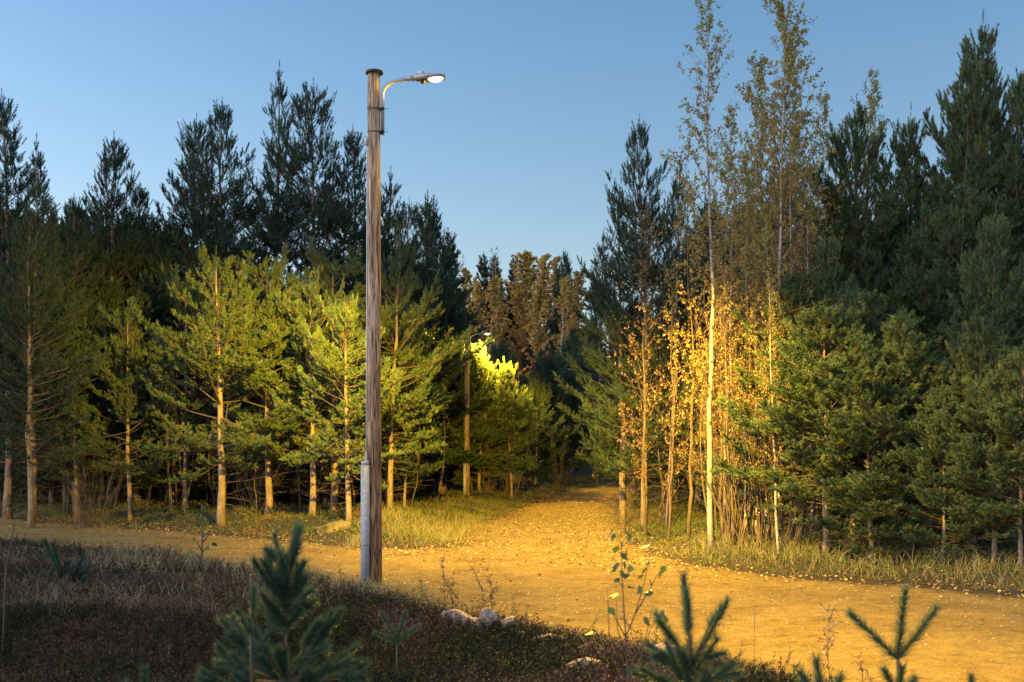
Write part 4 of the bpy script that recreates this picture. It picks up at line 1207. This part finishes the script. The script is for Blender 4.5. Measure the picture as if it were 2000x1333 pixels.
# ------------------------------------------------------------------ leafy saplings
def leaf_mesh():
    mb = MB(); V = [(0, 0, 0)]; L = [(.12, .25), (.30, .42), (.42, .40), (.6, .28), (.8, .12), (1, 0)]
    V = [(0, 0, 0)] + [(w, t, .10 * w) for t, w in L[:-1]] + [(0, 1, -.05)] + [(-w, t, .10 * w) for t, w in L[:-1][::-1]] + [(0, .4, -.04)]
    c = len(V) - 1
    f = [[c, i, (i + 1) % c] for i in range(c)]
    mb.add(V, f); return mb.mesh('leaf', M['leaf_green'])
LEAF = leaf_mesh()
def sapling(label, Y, stems, lf, name='birch_sapling', sz=.055):
    bx = X(stems[0][0][0], Y); z0 = gh(bx, Y)
    root = thing(name, label, 'sapling', (bx, Y, z0))
    loc = lambda px, py, dy=0.: np.array([X(px, Y) - bx, dy, Zt(py, Y) - z0])
    mb = MB()
    for k, s in enumerate(stems):
        P = [loc(a, b) for a, b in s]
        if k == 0: P[0] = np.array([0, 0, -.03])
        r0 = Y * .0011 if k == 0 else Y * .0007
        tube(mb, P, np.linspace(r0, r0 * .3, len(P)), 6)
    obj('stem', mb.mesh('sapling_stem', M['greytwig'], True), root)
    for (a, b) in lf:
        o = bpy.data.objects.new('leaf', LEAF); COL.objects.link(o); o.parent = root
        o.location = loc(a, b, random.uniform(-.06, .06) * Y / 6)
        o.rotation_euler = (R(random.uniform(-170, -40)), R(random.uniform(-40, 40)), random.uniform(0, 6.28))
        s = sz * random.uniform(.75, 1.15); o.scale = (s, s, s)
    return root
sapling('leafy birch sapling with green leaves at its top, in front of the gravel', 6.2,
    [[(1228, 1480), (1227, 1330), (1222, 1245), (1216, 1150), (1213, 1040)], [(1222, 1245), (1240, 1200), (1258, 1140), (1272, 1070)], [(1222, 1245), (1200, 1205), (1188, 1180)], [(1240, 1200), (1270, 1150), (1290, 1110)],
     [(1226, 1310), (1260, 1250), (1275, 1180)], [(1227, 1290), (1206, 1230), (1203, 1165)], [(1227, 1330), (1250, 1290), (1272, 1225), (1290, 1200)], [(1225, 1330), (1190, 1240), (1186, 1150)]],
    [(1196, 1030), (1200, 1042), (1222, 1032), (1230, 1045), (1214, 1058), (1206, 1068), (1200, 1078), (1215, 1080), (1225, 1072), (1236, 1088), (1208, 1100), (1222, 1098), (1232, 1104), (1205, 1112), (1220, 1118), (1228, 1122),
     (1203, 1130), (1213, 1140), (1222, 1143), (1207, 1160), (1271, 1065), (1273, 1098), (1296, 1103), (1250, 1125), (1288, 1115), (1262, 1110), (1268, 1130), (1276, 1155), (1252, 1145), (1188, 1185), (1175, 1190), (1294, 1190), (1297, 1200), (1255, 1205), (1158, 1233)], sz=.062)
sapling('slim sapling standing at the mound edge far left of the pole', 17.5,
    [[(392, 1150), (393, 1100), (396, 1040), (394, 985)], [(394, 1080), (410, 1062)], [(394, 1075), (378, 1050)], [(395, 1060), (412, 1040)], [(395, 1090), (374, 1078)]],
    [(394, 988), (398, 996), (390, 1002), (396, 1010), (388, 1016), (400, 1015), (394, 1022), (386, 1024), (408, 1044), (414, 1060), (378, 1052), (374, 1076), (404, 1070)], sz=.1)
sapling('bare twiggy sapling at the left edge above the heather', 9.5, [[(5, 1180), (12, 1110), (24, 1050), (30, 1010)], [(12, 1110), (0, 1060)], [(20, 1070), (36, 1040)]], [(22, 1048)], sz=.05)

# ------------------------------------------------------------------ dried weeds
def gen_weed(seed, H, fluffy):
    rs = np.random.default_rng(seed); mb = MB(); A, B, r, c = [], [], [], []
    P = np.zeros(3); d = unit(np.array([rs.normal(0, .08), rs.normal(0, .08), 1])); n = 10
    for i in range(n):
        Q = P + d * H / n; A.append(P); B.append(Q); r.append(.005 * (1 - i / 14)); c.append(.4)
        if i > 1:
            for q in range(3):
                d2 = unit(d * .7 + rs.normal(0, .6, 3)); l = rs.uniform(.03, .11)
                A.append(Q); B.append(Q + d2 * l); r.append(.0025); c.append(.2)
                for _ in range(3):
                    p_ = Q + d2 * l * rs.uniform(.4, 1.1); A.append(p_); B.append(p_ + rs.normal(0, .012, 3)); r.append(.006 if not fluffy else .0035); c.append(.15 if i < 7 else .75)
        if fluffy and i > 5:
            for q in range(14):
                p_ = Q + rs.normal(0, .008, 3); A.append(p_); B.append(p_ + rs.normal(0, .022, 3)); r.append(.0012); c.append(1)
        d = unit(d + rs.normal(0, .1, 3)); P = Q
    sticks(mb, A, B, np.array(r), np.array(r) * .5, np.array(c))
    return mb.mesh('dried_weed', M['weed'])
WEED = [gen_weed(400 + i, .6, i % 2 == 0) for i in range(4)]
STALK = MB(); sticks(STALK, [(0, 0, 0), (0, 0, .4)], [(0, 0, .4), (.01, 0, .6)], .0025, .002, .6); sticks(STALK, [(0, 0, .45)], [(.01, 0, .6)], .006, .002, .9); STALK = STALK.mesh('grass_stalk', M['weed'])
for i, (px, pt, pb, me, lb) in enumerate([
    (866, 1092, 1195, 0, 'tall dried fireweed right of the pole with a pale tip'), (884, 1118, 1195, 1, 'dried weed close to the tall fireweed, on its right'), (904, 1130, 1200, 3, 'dried weed in the middle of the clump right of the pole'),
    (948, 1105, 1200, 2, 'dried fireweed with a double pale tip above the rocks'), (962, 1112, 1200, 1, 'thin dried weed at the right of the clump above the rocks'), (936, 1135, 1200, 3, 'short dried weed above the rock pile'),
    (998, 1160, 1215, 0, 'small single dried weed above the pointed rock'), (1022, 1182, 1235, 1, 'low dried weed left of the lone flat rock'), (1042, 1190, 1240, 3, 'low dried weed right above the lone flat rock'),
    (667, 1105, 1165, 1, 'dark dried weed left of the cable guard'), (1140, 1200, 1265, 3, 'thin dried weed on the mound edge by the gravel'), (1280, 1200, 1300, 1, 'dried weed right of the leafy sapling'),
    (1256, 1190, 1290, 3, 'dried weed close behind the leafy sapling'), (1630, 1188, 1330, 0, 'curled pale fireweed stalk at the lower right'), (1690, 1280, 1345, 1, 'low brown weed left of the forked seedling'),
    (1520, 1262, 1340, 3, 'brown weed with drooping heads in front of the gravel'), (1440, 1255, 1340, 1, 'branched brown weed right of the two candled seedling'), (1456, 1262, 1345, 3, 'second branched brown weed right of the two candled seedling'),
    (1716, 1300, 1350, 2, 'short pale weed directly left of the forked seedling'), (826, 1118, 1170, 1, 'slim dried weed in the grass right of the pole'), (1560, 1290, 1350, 1, 'low weed at the bottom edge by the gravel')]):
    zz = .12 if px < 1400 else .2
    x, y = ry(px, pb, zz)
    if y < 8.3: y = 8.3; x = X(px, y)
    z0 = gh(x, y); H = max(.12, Zt(pt, y) - z0)
    o = obj('dried_weed', WEED[me], None, (x, y, z0 - .02)); s = H / .6; o.scale = (max(s, .6), max(s, .6), s); o.rotation_euler = (0, 0, i * 1.3)
    tag(o, lb, 'dried weed', 'dried weeds along the mound edge')
x, y = ry(1473, 1330, .2); o = obj('grass_stalk', STALK, None, (x, y, gh(x, y))); o.scale = (1, 1, (Zt(1185, y) - gh(x, y)) / .6); tag(o, 'single tall grass stalk standing against the gravel', 'grass stalk')
